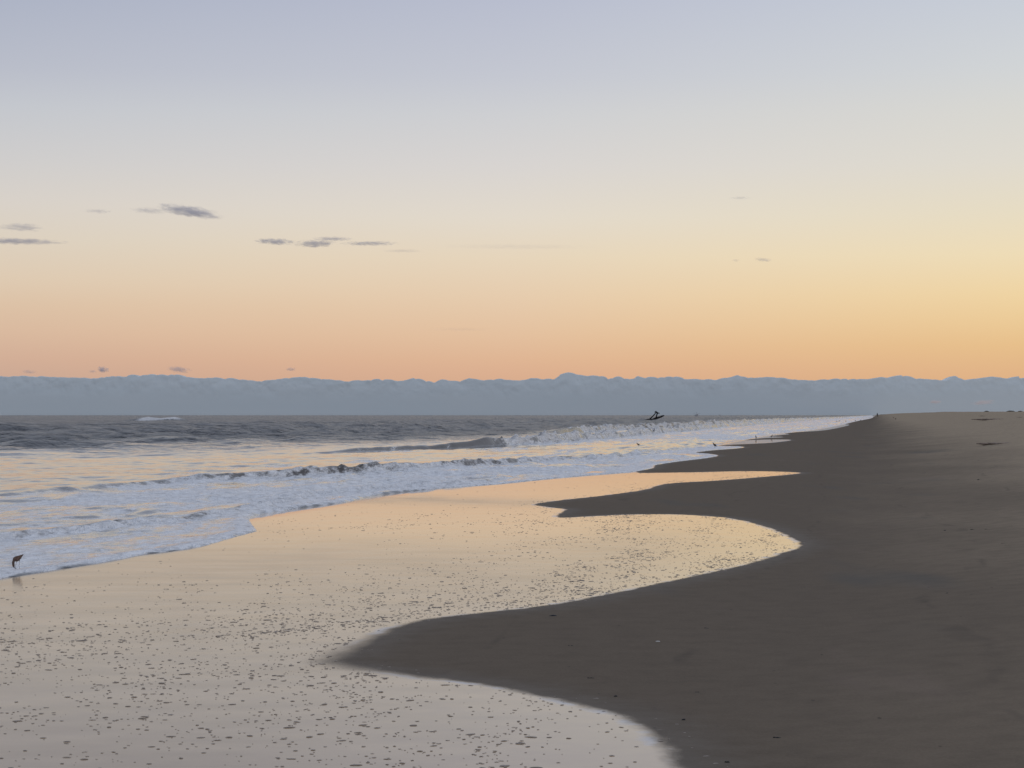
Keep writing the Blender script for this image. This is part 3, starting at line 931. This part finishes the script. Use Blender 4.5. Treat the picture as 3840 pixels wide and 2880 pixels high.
def wreck():
    Y = 640.0
    k = Y / FPX
    P = lambda u, v, dy=0.0: (at(u, v, Y) - O) + Vector((0, dy, 0))
    O = at(2452, 1577, Y); O.z = 0.0
    t = empty('shipwreck', O)
    tag(t, 'black wreck of a sunken boat, slanting beam under a bent A-frame, standing in the sea', 'shipwreck')
    bm = bmesh.new()
    pts = [P(2416, 1577.5, -2), P(2428, 1575, -1.4), P(2440, 1574.5, -.8), P(2450, 1573.5, 0), P(2458, 1569, .8), P(2468, 1566.5, 1.6), P(2480, 1563, 2.6), P(2492, 1558.5, 3.6)]
    loft(bm, pts, [(.22, .16), (.36, .34), (.34, .32), (.38, .31), (.36, .33), (.32, .28), (.32, .27), (.24, .16)], 10)
    bmesh.ops.subdivide_edges(bm, edges=bm.edges, cuts=1)
    for v_ in bm.verts: v_.co += Vector((random.uniform(-1, 1), random.uniform(-1, 1), random.uniform(-1, 1))) * 0.035
    bm_obj('beam', bm, M_rust, t)
    bm = bmesh.new()
    loft(bm, [P(2433, 1574, -1), P(2446, 1562, -.6), P(2458.5, 1549.5, 0)], [.21, .18, .16], 8)
    bm_obj('leg', bm, M_rust, t)
    bm = bmesh.new()
    loft(bm, [P(2458.4, 1580, 1), P(2459.5, 1572, .8), P(2462, 1561, .4), P(2464.5, 1550, 0)], [.26, .24, .17, .18], 8)
    bm_obj('leg', bm, M_rust, t)
    bm = bmesh.new()
    loft(bm, [P(2455.3, 1545.5, -.2), P(2459, 1544.5, -.1), P(2463, 1547, 0), P(2467, 1548.8, .1), P(2469.5, 1549.2, .15), P(2472.8, 1549.6, .2)],
         [(.16, .15), (.3, .24), (.3, .24), (.24, .18), (.13, .12), (.19, .17)], 9)
    bmesh.ops.subdivide_edges(bm, edges=bm.edges, cuts=1)
    for v_ in bm.verts: v_.co += Vector((random.uniform(-1, 1), random.uniform(-1, 1), random.uniform(-1, 1))) * 0.03
    hd = bm_obj('mast_head', bm, M_barn, t)
    bm = bmesh.new()
    loft(bm, [P(2459.6, 1544, 0), P(2460.4, 1539.2, 0)], [.1, .02], 6)
    bm_obj('spike', bm, M_rust, t)
    bm = bmesh.new()
    loft(bm, [P(2466, 1551, 0.1), P(2464.5, 1555, .2)], [.15, .05], 6)
    bm_obj('bracket', bm, M_rust, t)
    bm = bmesh.new()
    loft(bm, [P(2421, 1578.5, -1.8), P(2426, 1574.6, -1.6), P(2431, 1574.8, -1.2), P(2436, 1578, -1)], [(.2, .05), (.34, .24), (.3, .2), (.2, .05)], 9)
    bm_obj('hull_lump', bm, M_barn, t)


wreck()

# ------------------------------------------------------------------ trawlers on the horizon
M_hull = simple_mat('hazed_hull_paint', (0.34, 0.34, 0.35), 0.6, 0.3, 0.15, 0.6)  # boat colours kept pale: distance haze is put into the paint
M_cab = simple_mat('white_cabin_paint', (0.62, 0.61, 0.60), 0.6, 0.3, 0.1, 0.6)
M_rig = simple_mat('rigging_steel', (0.26, 0.26, 0.27), 0.6, 0.3, 0.1, 0.6)


def copy_tree(o, parent=None):
    c = o.copy(); COL.objects.link(c)
    if parent: c.parent = parent
    for ch in o.children: copy_tree(ch, c)
    return c


def trawler():
    t = empty('shrimp_trawler', (0, 0, 0))
    bm = bmesh.new()
    xs = [-5.4, -4.8, -2, 1.5, 4, 5.8]
    loft(bm, [(x, 0, z) for x, z in zip(xs, (.95, .85, .7, .75, 1.0, 1.6))], [(1.2, .9), (1.9, 1.0), (2.2, 1.05), (2.1, 1.1), (1.4, 1.2), (.15, .9)], 12)
    bm_obj('hull', bm, M_hull, t)
    bm = bmesh.new()
    loft(bm, [(1.2, 0, 1.5), (1.2, 0, 3.6), (1.2, 0, 3.9)], [(1.4, 1.3), (1.35, 1.25), (1.5, 1.45)], 8, up=(1, 0, 0))
    bm_obj('cabin', bm, M_cab, t, smooth=False)
    bm = bmesh.new(); loft(bm, [(-.8, 0, 1), (-.8, 0, 7.4)], [.22, .12], 8)
    bm_obj('mast', bm, M_rig, t)
    for sgn in (-1, 1):
        bm = bmesh.new(); loft(bm, [(-.8, sgn * .3, 1.6), (-.8 + sgn * 1.0, sgn * 7.4, 5.6)], [.2, .1], 8)
        bm_obj('outrigger', bm, M_rig, t)
    bm = bmesh.new(); loft(bm, [(-.8, 0, 6.8), (-5, 0, 3)], [.08, .08], 6)
    bm_obj('stay', bm, M_rig, t)
    return t


t = trawler()
p = at(2613, 1557, 3900); t.location = (p.x, p.y, 0.0); t.rotation_euler = (0, 0, math.radians(58))
tag(t, 'pale shrimp trawler with outriggers spread, on the horizon right of the wreck', 'boat', 'boats on the horizon')
t2 = copy_tree(t)
p = at(2700, 1557, 9500); t2.location = (p.x, p.y, 0.0); t2.rotation_euler = (0, 0, math.radians(75))
tag(t2, 'tiny faint boat, the farther of the two on the horizon', 'boat', 'boats on the horizon')

# ------------------------------------------------------------------ low land far down the coast
M_land = simple_mat('hazed_dune_scrub', (0.19, 0.195, 0.19), 0.9, 0.1, 0.1, 0.02)  # scrub colour greyed to stand in for distance haze
for (u0, u1, vtop) in ((3308, 3340, 1552.2), (3341, 3370, 1552.6)):
    Y = 5200.0
    bm = bmesh.new()
    n = 14
    pts = []; rad = []
    for i in range(n):
        f = i / (n - 1)
        q = at(u0 + (u1 - u0) * f, 1557, Y + 40 * math.sin(f * 5))
        hgt = (HOR - vtop + 1.5) / FPX * Y * (math.sin(math.pi * min(max(f, .03), .97)) ** 0.45) * random.uniform(.85, 1.05)
        pts.append((q.x, q.y, 0.2)); rad.append((25.0, hgt))
    loft(bm, pts, rad, 12)
    o = bm_obj('hill', bm, M_land)
    tag(o, kind='structure')


# ------------------------------------------------------------------ birds
def two_tone(name, top, belly, zc=0.0, soft=0.02):
    m, nt, out = mat_new(name)
    b = NB(nt)
    p = b.n('ShaderNodeBsdfPrincipled')
    tc = b.n('ShaderNodeTexCoord')
    sp = b.n('ShaderNodeSeparateXYZ'); b.l(tc.outputs['Object'], sp.inputs[0])
    nz = b.noise(b.coords((1, 1, 1)), 90.0, 3.0, 0.6)
    f = b.ss(b.math('ADD', sp.outputs[2], b.math('MULTIPLY', b.math('SUBTRACT', nz, .5), soft)), zc - soft, zc + soft)
    c = b.mix(f, belly, b.mix(nz, tuple(x * .6 for x in top[:3]) + (1,), tuple(x * 1.5 for x in top[:3]) + (1,)))
    b.l(c, p.inputs['Base Color']); p.inputs['Roughness'].default_value = .8; p.inputs['Specular IOR Level'].default_value = .15
    b.l(p.outputs[0], out.inputs[0])
    return m


M_beak = simple_mat('dark_bill', (0.012, 0.011, 0.012), 0.5, 0.3, 0.2, 60)
M_leg = simple_mat('grey_leg_skin', (0.38, 0.36, 0.34), 0.6, 0.3, 0.2, 60)
M_feather = two_tone('brown_feathers', (0.13, 0.085, 0.064), (0.13, 0.092, 0.074, 1), 0.085, 0.03)


def feeding_bird():
    """sandpiper probing: tail cocked up to the right, neck hanging straight down at the left"""
    base = flat(66, 2137)
    y = base[1]
    k = y / FPX
    O = Vector((base[0], y, 0.012))
    t = empty('sandpiper', O)
    tag(t, 'brown sandpiper with tail raised, probing the foamy shallows with its bill', 'bird')
    P = lambda u, v, dy=0.0: Vector(((u - 66) * k, dy, (2137 - v) * k))
    bm = bmesh.new()
    pts = [P(87, 2083.5), P(81, 2088), P(74, 2094), P(66, 2099), P(58, 2101.5), P(52.5, 2104), P(50, 2110), P(49.5, 2117), P(50, 2122), P(51.2, 2128), P(52.2, 2132)]
    rad = [(.0012, .0016), (.011, .0098), (.0200, .0210), (.026, .0295), (.0255, .0300), (.0210, .0220), (.0155, .0152), (.0132, .0126), (.0128, .0126), (.0122, .0124), (.0050, .0050)]
    loft(bm, pts, rad, 16)
    body = bm_obj('body', bm, M_feather, t)
    sub = body.modifiers.new('sub', 'SUBSURF'); sub.levels = 1; sub.render_levels = 2
    for sgn in (-1, 1):
        bm = bmesh.new()
        pts = [P(54, 2104, sgn * .018), P(62, 2099, sgn * .0245), P(72, 2094, sgn * .0205), P(83, 2086.5, sgn * .006), P(88, 2082.5, sgn * .002)]
        loft(bm, pts, [(.002, .008), (.0035, .019), (.0035, .017), (.002, .008), (.0006, .001)], 10)
        o = bm_obj('wing', bm, simple_wing, t)
    bm = bmesh.new()
    loft(bm, [P(82, 2088), P(87, 2083), P(90, 2080.5)], [(.006, .003), (.007, .002), (.003, .0008)], 8)
    bm_obj('tail', bm, simple_wing, t)
    bm = bmesh.new()
    loft(bm, [P(52, 2131), P(56, 2134.8), P(63, 2137.5)], [.0042, .0030, .0014], 8)  # bill drawn longer and thicker to imitate the body's dark reflection
    bm_obj('bill', bm, M_beak, t)
    for sgn in (-1, 1):
        bm = bmesh.new()
        bmesh.ops.create_uvsphere(bm, u_segments=8, v_segments=6, radius=.0016)
        o = bm_obj('eye', bm, M_beak, t); o.location = P(51, 2126.5, sgn * .0088)
    for (u, dy, fu) in ((60, -.008, 59), (71, .009, 73)):
        bm = bmesh.new()
        loft(bm, [P(u + 1, 2106, dy), P(u + 2.5, 2113, dy), P(u - .5, 2124, dy), P(fu, 2138, dy)], [.0045, .0020, .0018, .0016], 8)
        for a in (-.5, 0, .5):
            q = P(fu, 2137.6, dy)
            loft(bm, [q, q + Vector((-.016 * math.cos(a), .016 * math.sin(a), -.001))], [.0014, .0006], 6)
        bm_obj('leg', bm, M_leg, t)


simple_wing = simple_mat('brown_wing_feathers', (0.17, 0.108, 0.083), 0.8, 0.1, 0.45, 70.0)
feeding_bird()

M_bird = simple_mat('dark_plumage', (0.06, 0.048, 0.042), 0.8, 0.1, 0.3, 40.0)


def shore_bird(upright=0.4, wings=False):
    """one-mesh small bird, faces -x, feet at the origin, about 0.2 m tall"""
    bm = bmesh.new()
    c, s_ = math.cos(upright), math.sin(upright)
    def Q(a, bb, dy=0): return Vector((a * c - 0 * bb, dy, 0.11 + a * -s_ + bb))
    loft(bm, [Q(.13, 0), Q(.08, .0), Q(.03, .0), Q(-.03, .0), Q(-.065, .015), Q(-.08, .04), Q(-.095, .05), Q(-.115, .045), Q(-.16, .035)],
         [.004, (.02, .014), (.038, .035), (.04, .04), (.026, .028), (.018, .018), (.021, .02), (.012, .01), .002], 10)
    for sg in (-1, 1):
        loft(bm, [Vector((.005, sg * .015, .09)), Vector((.012, sg * .016, .05)), Vector((.0, sg * .016, 0.0))], [.007, .005, .005], 6)
        loft(bm, [Vector((0, sg * .016, 0.003)), Vector((-.03, sg * .02, 0.002))], [.004, .002], 5)
        if wings:
            loft(bm, [Q(-.02, .02, sg * .03), Q(.02, .06, sg * .11), Q(.07, .075, sg * .2)], [(.03, .008), (.03, .005), (.004, .002)], 8)
    return bm


def put_bird(u, v, height, lab, rz, upright, sea=True, wings=False, grp='small birds far along the waterline'):
    if sea:
        x, y = flat(u, v); z = 0.035
    else:
        q = on_sand(u, v); x, y, z = q
    o = bm_obj('shorebird', shore_bird(upright, wings), M_bird)
    o.location = (x, y, z); o.rotation_euler = (0, 0, rz); sc = height / 0.18
    o.scale = (sc, sc, sc)
    tag(o, lab, 'bird', grp)


put_bird(2681, 1681, .19, 'dark bird with lifted wings in the white foam by the nearest foam tongue', math.radians(15), .5, wings=True)
put_bird(2394, 1676, .15, 'dark bird standing in the surf, farthest left of the distant birds', 0.3, .3)
put_bird(2835, 1647, .17, 'small upright bird on the thin sand spit between two bright water films', 1.2, .9)
put_bird(2893, 1643, .16, 'small bird right of the upright one on the bright film edge', 2.6, .6)
put_bird(3138, 1583, .30, 'first of the far birds at the water, left of its close companion', 0.2, .3)
put_bird(3147, 1582, .28, 'companion bird just right of the first far bird', 2.9, .3)
put_bird(3172, 1583, .28, 'far bird at the water between the close pair and the bright film', 0.1, .4)
put_bird(3208, 1581, .32, 'far dark bird at the tip of the bright water below the walker', 0.4, .5)
put_bird(3227, 1579, .28, 'farthest bird on the waterline, nearest to the walking person', 2.8, .7)
put_bird(3351, 1569, .30, 'dim bird resting on dry sand right of the walker, upper of two', 0.5, .1, sea=False, grp='birds resting on the sand')
put_bird(3358, 1574, .34, 'darker bird resting on dry sand right of the walker, lower of two', 2.7, .1, sea=False, grp='birds resting on the sand')


# ------------------------------------------------------------------ the walker
M_jacket = simple_mat('black_jacket', (0.012, 0.012, 0.014), 0.8, 0.2, 0.2, 20)
M_trous = simple_mat('dark_trousers', (0.018, 0.018, 0.02), 0.85, 0.2, 0.2, 20)
M_skin = simple_mat('skin', (0.30, 0.19, 0.14), 0.6, 0.3, 0.1, 30)
M_hair = simple_mat('dark_hair', (0.015, 0.012, 0.01), 0.7, 0.2, 0.3, 60)


def skin_graph(name, nodes, edges, mat, parent, root=0):
    me = bpy.data.meshes.new(name)
    me.from_pydata([n_[0] for n_ in nodes], edges, [])
    o = bpy.data.objects.new(name, me); COL.objects.link(o)
    sk_ = o.modifiers.new('skin', 'SKIN')
    for i, n_ in enumerate(nodes):
        me.skin_vertices[0].data[i].radius = (n_[1], n_[2] if len(n_) > 2 else n_[1])
        me.skin_vertices[0].data[i].use_root = (i == root)
    sb = o.modifiers.new('sub', 'SUBSURF'); sb.levels = 1; sb.render_levels = 1
    dg = bpy.context.evaluated_depsgraph_get()
    nm = bpy.data.meshes.new_from_object(o.evaluated_get(dg))
    nm.name = name
    bpy.data.objects.remove(o); 
    nm.materials.clear(); nm.materials.append(mat)
    nm.polygons.foreach_set('use_smooth', [True] * len(nm.polygons))
    r = bpy.data.objects.new(name, nm); COL.objects.link(r); r.parent = parent
    return r


def walker():
    # find where on the beach a 1.75 m person fills the photo's 14 pixels
    y = 1010.0
    a, _ = ray(3290, 1560)
    x = a * y
    t = empty('person', (x, y, float(beach_z(x, y)) - 0.01), 0.0)
    tag(t, 'lone person in dark clothes standing far down the beach at the water edge', 'person')
    hz = .13
    N = [((0, 0, .95), .14, .11), ((0, 0, 1.15), .13, .1), ((0, 0, 1.36), .17, .1), ((0, 0, 1.48), .06), ((0, -.01, 1.58), .07, .08), ((0, -.01, 1.70), .075, .09)]
    E = [(0, 1), (1, 2), (2, 3), (3, 4), (4, 5)]
    for sg in (-1, 1):
        i = len(N)
        N += [((sg * .1, 0, .86), .085), ((sg * .11, -.05 * sg - .02, .48), .06), ((sg * .11, .06 * sg, .09), .042), ((sg * .12, -.14 + .06 * sg, .04), .035)]
        E += [(0, i), (i, i + 1), (i + 1, i + 2), (i + 2, i + 3)]
        i = len(N)
        N += [((sg * .19, 0, 1.40), .055), ((sg * .25, .04, 1.14), .042), ((sg * .22, -.10, .93), .032), ((sg * .19, -.14, .86), .03)]
        E += [(2, i), (i, i + 1), (i + 1, i + 2), (i + 2, i + 3)]
        h = len(N) - 1
        for f in range(4):
            j = len(N)
            N += [((sg * .21 + (f - 1.5) * .016, -.155, .80), .009), ((sg * .21 + (f - 1.5) * .016, -.15, .765 + .006 * abs(f - 1.5)), .008)]
            E += [(h, j), (j, j + 1)]
        j = len(N)
        N += [((sg * .17, -.16, .84), .010)]; E += [(h, j)]
    skin_graph('body', N, E, M_skin, t)
    bm = bmesh.new()
    loft(bm, [(0, 0, .82), (0, 0, .95), (0, 0, 1.15), (0, 0, 1.36), (0, 0, 1.46), (0, 0, 1.50)], [(.23, .17), (.22, .16), (.2, .15), (.235, .15), (.16, .11), (.085, .085)], 16, up=(0, 1, 0))
    for sg in (-1, 1):
        loft(bm, [(sg * .16, 0, 1.42), (sg * .25, .04, 1.14), (sg * .22, -.10, .91)], [.085, .07, .055], 10)
    bm_obj('jacket', bm, M_jacket, t)
    bm = bmesh.new()
    for sg in (-1, 1):
        loft(bm, [(sg * .085, 0, .92), (sg * .1, 0, .8), (sg * .11, -.05 * sg - .02, .48), (sg * .11, .06 * sg, .08)], [.125, .115, .085, .07], 10)
    bm_obj('trousers', bm, M_trous, t)
    bm = bmesh.new()
    loft(bm, [(0, .0, 1.60), (0, .01, 1.68), (0, .01, 1.76), (0, .0, 1.79)], [(.10, .115), (.108, .125), (.08, .095), (.02, .02)], 14, up=(0, 1, 0))
    bm_obj('hair', bm, M_hair, t)
    for sg in (-1, 1):
        bm = bmesh.new()
        loft(bm, [(sg * .11, .06 * sg + .05, .05), (sg * .115, .06 * sg - .05, .05), (sg * .12, .06 * sg - .19, .04)], [(.045, .045), (.05, .05), (.035, .03)], 8)
        bm_obj('shoe', bm, M_trous, t)


walker()

# ------------------------------------------------------------------ small things washed up on the sand
M_reed = simple_mat('black_wet_reed', (0.010, 0.009, 0.008), 0.6, 0.3, 0.5, 40)
M_brownreed = simple_mat('brown_reed', (0.045, 0.038, 0.033), 0.8, 0.2, 0.3, 60)
M_weed = simple_mat('dark_seaweed', (0.009, 0.009, 0.008), 0.5, 0.4, 0.4, 60)
M_wrack = simple_mat('brown_wrack', (0.25, 0.195, 0.155), 0.8, 0.2, 0.4, 8)
M_shell = simple_mat('white_shell', (0.55, 0.52, 0.48), 0.5, 0.4, 0.15, 80)
M_mussel = simple_mat('black_mussel_shell', (0.012, 0.012, 0.016), 0.45, 0.4, 0.3, 80)
M_stone = simple_mat('dark_pebble', (0.016, 0.014, 0.014), 0.7, 0.3, 0.3, 80)


def stick(L, r, bend):
    bm = bmesh.new()
    n = 9
    pts = [Vector((-L / 2 + L * i / (n - 1), bend * L * math.sin(i * .9), r * (.75 + .25 * math.sin(i * 1.7)))) for i in range(n)]
    loft(bm, pts, [r * (.55 if i in (0, n - 1) else random.uniform(.85, 1.1)) for i in range(n)], 8)
    for i in (2, 5):   # nodes of the reed
        loft(bm, [pts[i] - Vector((r * .25, 0, 0)), pts[i] + Vector((r * .25, 0, 0))], [r * 1.16, r * 1.16], 8)
    return bm


def pebble(L):
    bm = bmesh.new()
    bmesh.ops.create_icosphere(bm, subdivisions=3, radius=L / 2)
    for v_ in bm.verts:
        q = v_.co / L * 4
        f = 1 + .22 * (math.sin(q.x * 2.1 + q.y) + math.cos(q.y * 2.6 - q.z))*.5
        v_.co = Vector((v_.co.x * f, v_.co.y * f * .8, v_.co.z * .55 * f + L * .2))
    return bm


def shell(L, open_up=False):
    """one fan-ribbed valve"""
    bm = bmesh.new()
    R_, C_ = 9, 15
    rows = []
    for i in range(R_):
        f = i / (R_ - 1)
        row = []
        for j in range(C_):
            a = math.radians(-75 + 150 * j / (C_ - 1))
            rr = f * L * .62 * (1 + .03 * (j % 2))
            zz = L * .24 * math.sin(math.pi * min(f * .92 + .04, 1)) * math.cos(a * .9) + .02 * L * (j % 2)
            if f == 1: zz = 0.0
            row.append(bm.verts.new((rr * math.sin(a), -rr * math.cos(a) + L * .3, max(zz, 0) + .001)))
        rows.append(row)
    for i in range(R_ - 1):
        for j in range(C_ - 1):
            bm.faces.new((rows[i][j], rows[i][j + 1], rows[i + 1][j + 1], rows[i + 1][j]))
    bmesh.ops.remove_doubles(bm, verts=bm.verts, dist=L * .002)
    bmesh.ops.solidify(bm, geom=bm.faces[:], thickness=L * .03)
    return bm


def mussel(L):
    bm = bmesh.new()
    loft(bm, [(-L * .5, 0, L * .05), (-L * .3, L * .04, L * .08), (0, L * .06, L * .11), (L * .3, L * .03, L * .1), (L * .5, -L * .02, L * .07)],
         [(.04 * L, .03 * L), (.16 * L, .09 * L), (.22 * L, .12 * L), (.17 * L, .09 * L), (.03 * L, .03 * L)], 12)
    return bm


def weed(L, n=16, hgt=.25):
    bm = bmesh.new()
    for i in range(n):
        a = random.uniform(0, 2 * math.pi); l = L * random.uniform(.25, .55)
        p0 = Vector((random.uniform(-.35, .35) * L, random.uniform(-.2, .2) * L, min(L * .03, .02)))
        p1 = p0 + Vector((math.cos(a) * l * .5, math.sin(a) * l * .35, L * hgt * random.uniform(.2, 1)))
        p2 = p1 + Vector((math.cos(a + .5) * l * .5, math.sin(a + .5) * l * .35, -L * hgt * random.uniform(.2, .9)))
        p2.z = max(p2.z, L * .01)
        r = L * random.uniform(.03, .06)
        loft(bm, [p0, p1, p2], [(r * .7, r * .5), (r, r * .6), (r * .3, r * .2)], 6)
    return bm


DEBRIS = [
    # u, v, width px, kind, label
    (2074, 2311, 30, 'mussel', 'black mussel shell on dark sand, closest to the rim of the big bright pool'),
    (2142, 2425, 26, 'stick', 'short black piece of reed left of centre on the sand tongue'),
    (2228, 2454, 15, 'stub', 'dark broken reed stub touching a thin pale stalk'),
    (2256, 2447, 34, 'thin', 'thin brownish stalk lying beside the dark reed stub'),
    (2215, 2545, 26, 'brown', 'brownish piece of reed alone above the foam-flecked film'),
    (2309, 2613, 13, 'pebble', 'small dark pebble just above the foam-flecked rim of the near film'),
    (2616, 2598, 19, 'stick', 'black reed bit in the middle of the open dark sand'),
    (2564, 2701, 14, 'pebble', 'dark flat pebble right of the near film edge'),
    (2914, 2769, 33, 'long', 'longest black stick in the near sand, tilted slightly down to the right'),
    (2728, 2860, 28, 'weed', 'black humped clump of weed at the bottom edge of the photo'),
    (2646, 2360, 27, 'weed', 'black seaweed clump with one upright end, largest of the scattered bits'),
    (2637, 2369, 11, 'thin', 'small dull stalk just below the black seaweed clump'),
    (2661, 2367, 6, 'pebble', 'tiny pebble right below the black seaweed clump'),
    (2751, 2353, 9, 'pebble', 'round black pebble, darkest of the loose group right of the seaweed'),
    (2776, 2339, 12, 'mussel', 'small black shell above and right of the round black pebble'),
    (2796, 2348, 9, 'pebble', 'brownish pebble right of the small black shell'),
    (2745, 2332, 6, 'pebble', 'tiny faint pebble at the top of the loose group'),
    (2843, 2337, 8, 'thin', 'faint stalk at the right end of the loose group'),
    (2900, 2369, 9, 'pebble', 'single dark pebble right of the loose group'),
    (2846, 2395, 19, 'brown', 'brown reed lying under the loose group'),
    (2765, 2467, 15, 'thin', 'faint brown stalk below the brown reed'),
    (2467, 2410, 26, 'shell', 'white half shell, the only pale thing on the dark sand'),
    (2452, 2371, 12, 'thin', 'faint stalk just above the white half shell'),
    (3013, 2204, 26, 'flatreed', 'flat black reed right of the tip of the bright film'),
    (3193, 2287, 20, 'stick', 'black reed tilted up to the right, beyond the loose group'),
    (3552, 2228, 12, 'pebble', 'dark pebble alone far right under the bluish damp patch'),
    (3272, 2439, 8, 'pebble', 'tiny dull pebble in the empty middle right of the sand'),
    (3138, 2676, 16, 'mussel', 'dark shell sliver alone in the right foreground sand'),
    (3474, 1774, 22, 'weed', 'dark scrap of seaweed on the upper beach, farther of the single scraps'),
    (3544, 1992, 10, 'pebble', 'dull pebble left of the long thin stick'),
    (3662, 1987, 46, 'longthin', 'left one of two thin dark stalks lying end to end'),
    (3712, 1986, 38, 'longthin', 'right one of two thin dark stalks lying end to end'),
    (3669, 1801, 9, 'pebble', 'dim pebble on the upper beach above the two end to end stalks'),
    (3741, 1899, 12, 'thin', 'faint stalk near the right edge above the two end to end stalks'),
    (3479, 1982, 26, 'weed', 'flat dull seaweed shred left of the dull pebble'),
    (3764, 2040, 18, 'stick', 'dark reed at the right edge below the end to end stalks'),
    (3742, 1666, 130, 'wrack', 'long dark line of seaweed wrack on the upper beach near the right edge'),
    (3697, 1670, 26, 'weed', 'short dark clump of wrack left of the long wrack line'),
    (3716, 1574, 100, 'wrack', 'dark wrack strip high on the beach just under the dune crest'),
    (3684, 1561, 24, 'weed', 'small dark wrack clump above the strip under the dune crest'),
    (3828, 1566, 22, 'weed', 'dark wrack clump under the crest at the right edge'),
]
for (u, v, wpx, kind, lab) in DEBRIS:
    q = on_sand(u, v)
    L = wpx / FPX * q.y
    rz = math.radians(random.uniform(-14, 14))
    if kind == 'stick': o = bm_obj('reed', stick(L, max(L * .115, .004), .02), M_reed); c_ = 'reed'
    elif kind == 'flatreed': o = bm_obj('reed', stick(L, L * .07, .01), M_reed); c_ = 'reed'
    elif kind == 'stub': o = bm_obj('reed', stick(L, L * .16, .04), M_reed); c_ = 'reed'
    elif kind == 'long': o = bm_obj('driftwood_stick', stick(L, L * .105, .02), M_reed); c_ = 'stick'; rz = math.radians(-30)
    elif kind == 'brown': o = bm_obj('reed', stick(L, L * .11, .02), M_brownreed); c_ = 'reed'
    elif kind == 'thin': o = bm_obj('dry_stalk', stick(L, max(L * .06, .0035), .03), M_brownreed); c_ = 'stalk'
    elif kind == 'longthin': o = bm_obj('dry_stalk', stick(L, L * .035, .015), M_reed); c_ = 'stalk'
    elif kind == 'pebble': o = bm_obj('pebble', pebble(L), M_stone); c_ = 'pebble'
    elif kind == 'shell': o = bm_obj('shell', shell(L), M_shell); c_ = 'shell'
    elif kind == 'mussel': o = bm_obj('mussel_shell', mussel(L), M_mussel); c_ = 'shell'
    elif kind == 'weed': o = bm_obj('seaweed_clump', weed(L, 16, .25 if v > 2000 else .05), M_weed if v > 2000 else M_wrack); c_ = 'seaweed'
    else:
        bm = weed(L, 46, .012)
        o = bm_obj('seaweed_wrack', bm, M_wrack); c_ = 'seaweed'; rz = math.radians(2)
    o.location = q - Vector((0, 0, 0.0015)); o.rotation_euler = (0, 0, rz)
    tag(o, lab, c_, 'bits washed up on the sand')

# ------------------------------------------------------------------ scrub on the dune crest
M_scrub = simple_mat('dune_scrub_leaves', (0.035, 0.035, 0.030), 0.8, 0.1, 0.4, 4.0)


def scrub(W, H):
    """one ragged tuft: a low mound whose surface rises into many pointed blades"""
    bm = bmesh.new()
    nx, ny = 90, 22
    g = []
    for i in range(nx):
        row = []
        for j in range(ny):
            fx = 2 * i / (nx - 1) - 1; fy = 2 * j / (ny - 1) - 1
            env = max(0.0, 1 - fx * fx - fy * fy)
            z = H * env ** .6 * (random.uniform(.15, .45) + (random.uniform(.3, .75) if random.random() < .35 else 0))
            row.append(bm.verts.new((fx * W / 2 + random.uniform(-.02, .02), fy * .7 + random.uniform(-.02, .02), z - .03)))
        g.append(row)
    for i in range(nx - 1):
        for j in range(ny - 1):
            bm.faces.new((g[i][j], g[i + 1][j], g[i + 1][j + 1], g[i][j + 1]))
    return bm


for (u, wpx, hpx, lab) in ((3700, 20, 4, 'small low scrub tuft on the dune skyline'), (3790, 34, 5, 'wide low scrub clump on the dune skyline at far right'),
                           (3826, 20, 4, 'last low scrub tuft on the dune skyline against the right edge')):
    a, _ = ray(u, 1545)
    ys = np.linspace(150, 1500, 3000)
    zz = beach_z(a * ys, ys)
    k = int(np.argmax((zz - CAM_H) / ys))
    y = float(ys[k])
    o = bm_obj('grass_tuft', scrub(wpx / FPX * y, hpx / FPX * y), M_scrub)
    o.location = (a * y, y, float(zz[k]) - .02)
    tag(o, lab, 'plant', 'scrub on the dune crest')

# ------------------------------------------------------------------ render settings
S.view_settings.view_transform = 'Standard'
S.view_settings.look = 'None'
S.view_settings.exposure = 0.0
S.view_settings.gamma = 1.0
S.cycles.use_denoising = True
S.cycles.max_bounces = 8
S.cycles.glossy_bounces = 4
S.cycles.diffuse_bounces = 3
S.cycles.volume_bounces = 3
S.cycles.transparent_max_bounces = 8
S.cycles.sample_clamp_indirect = 4.0
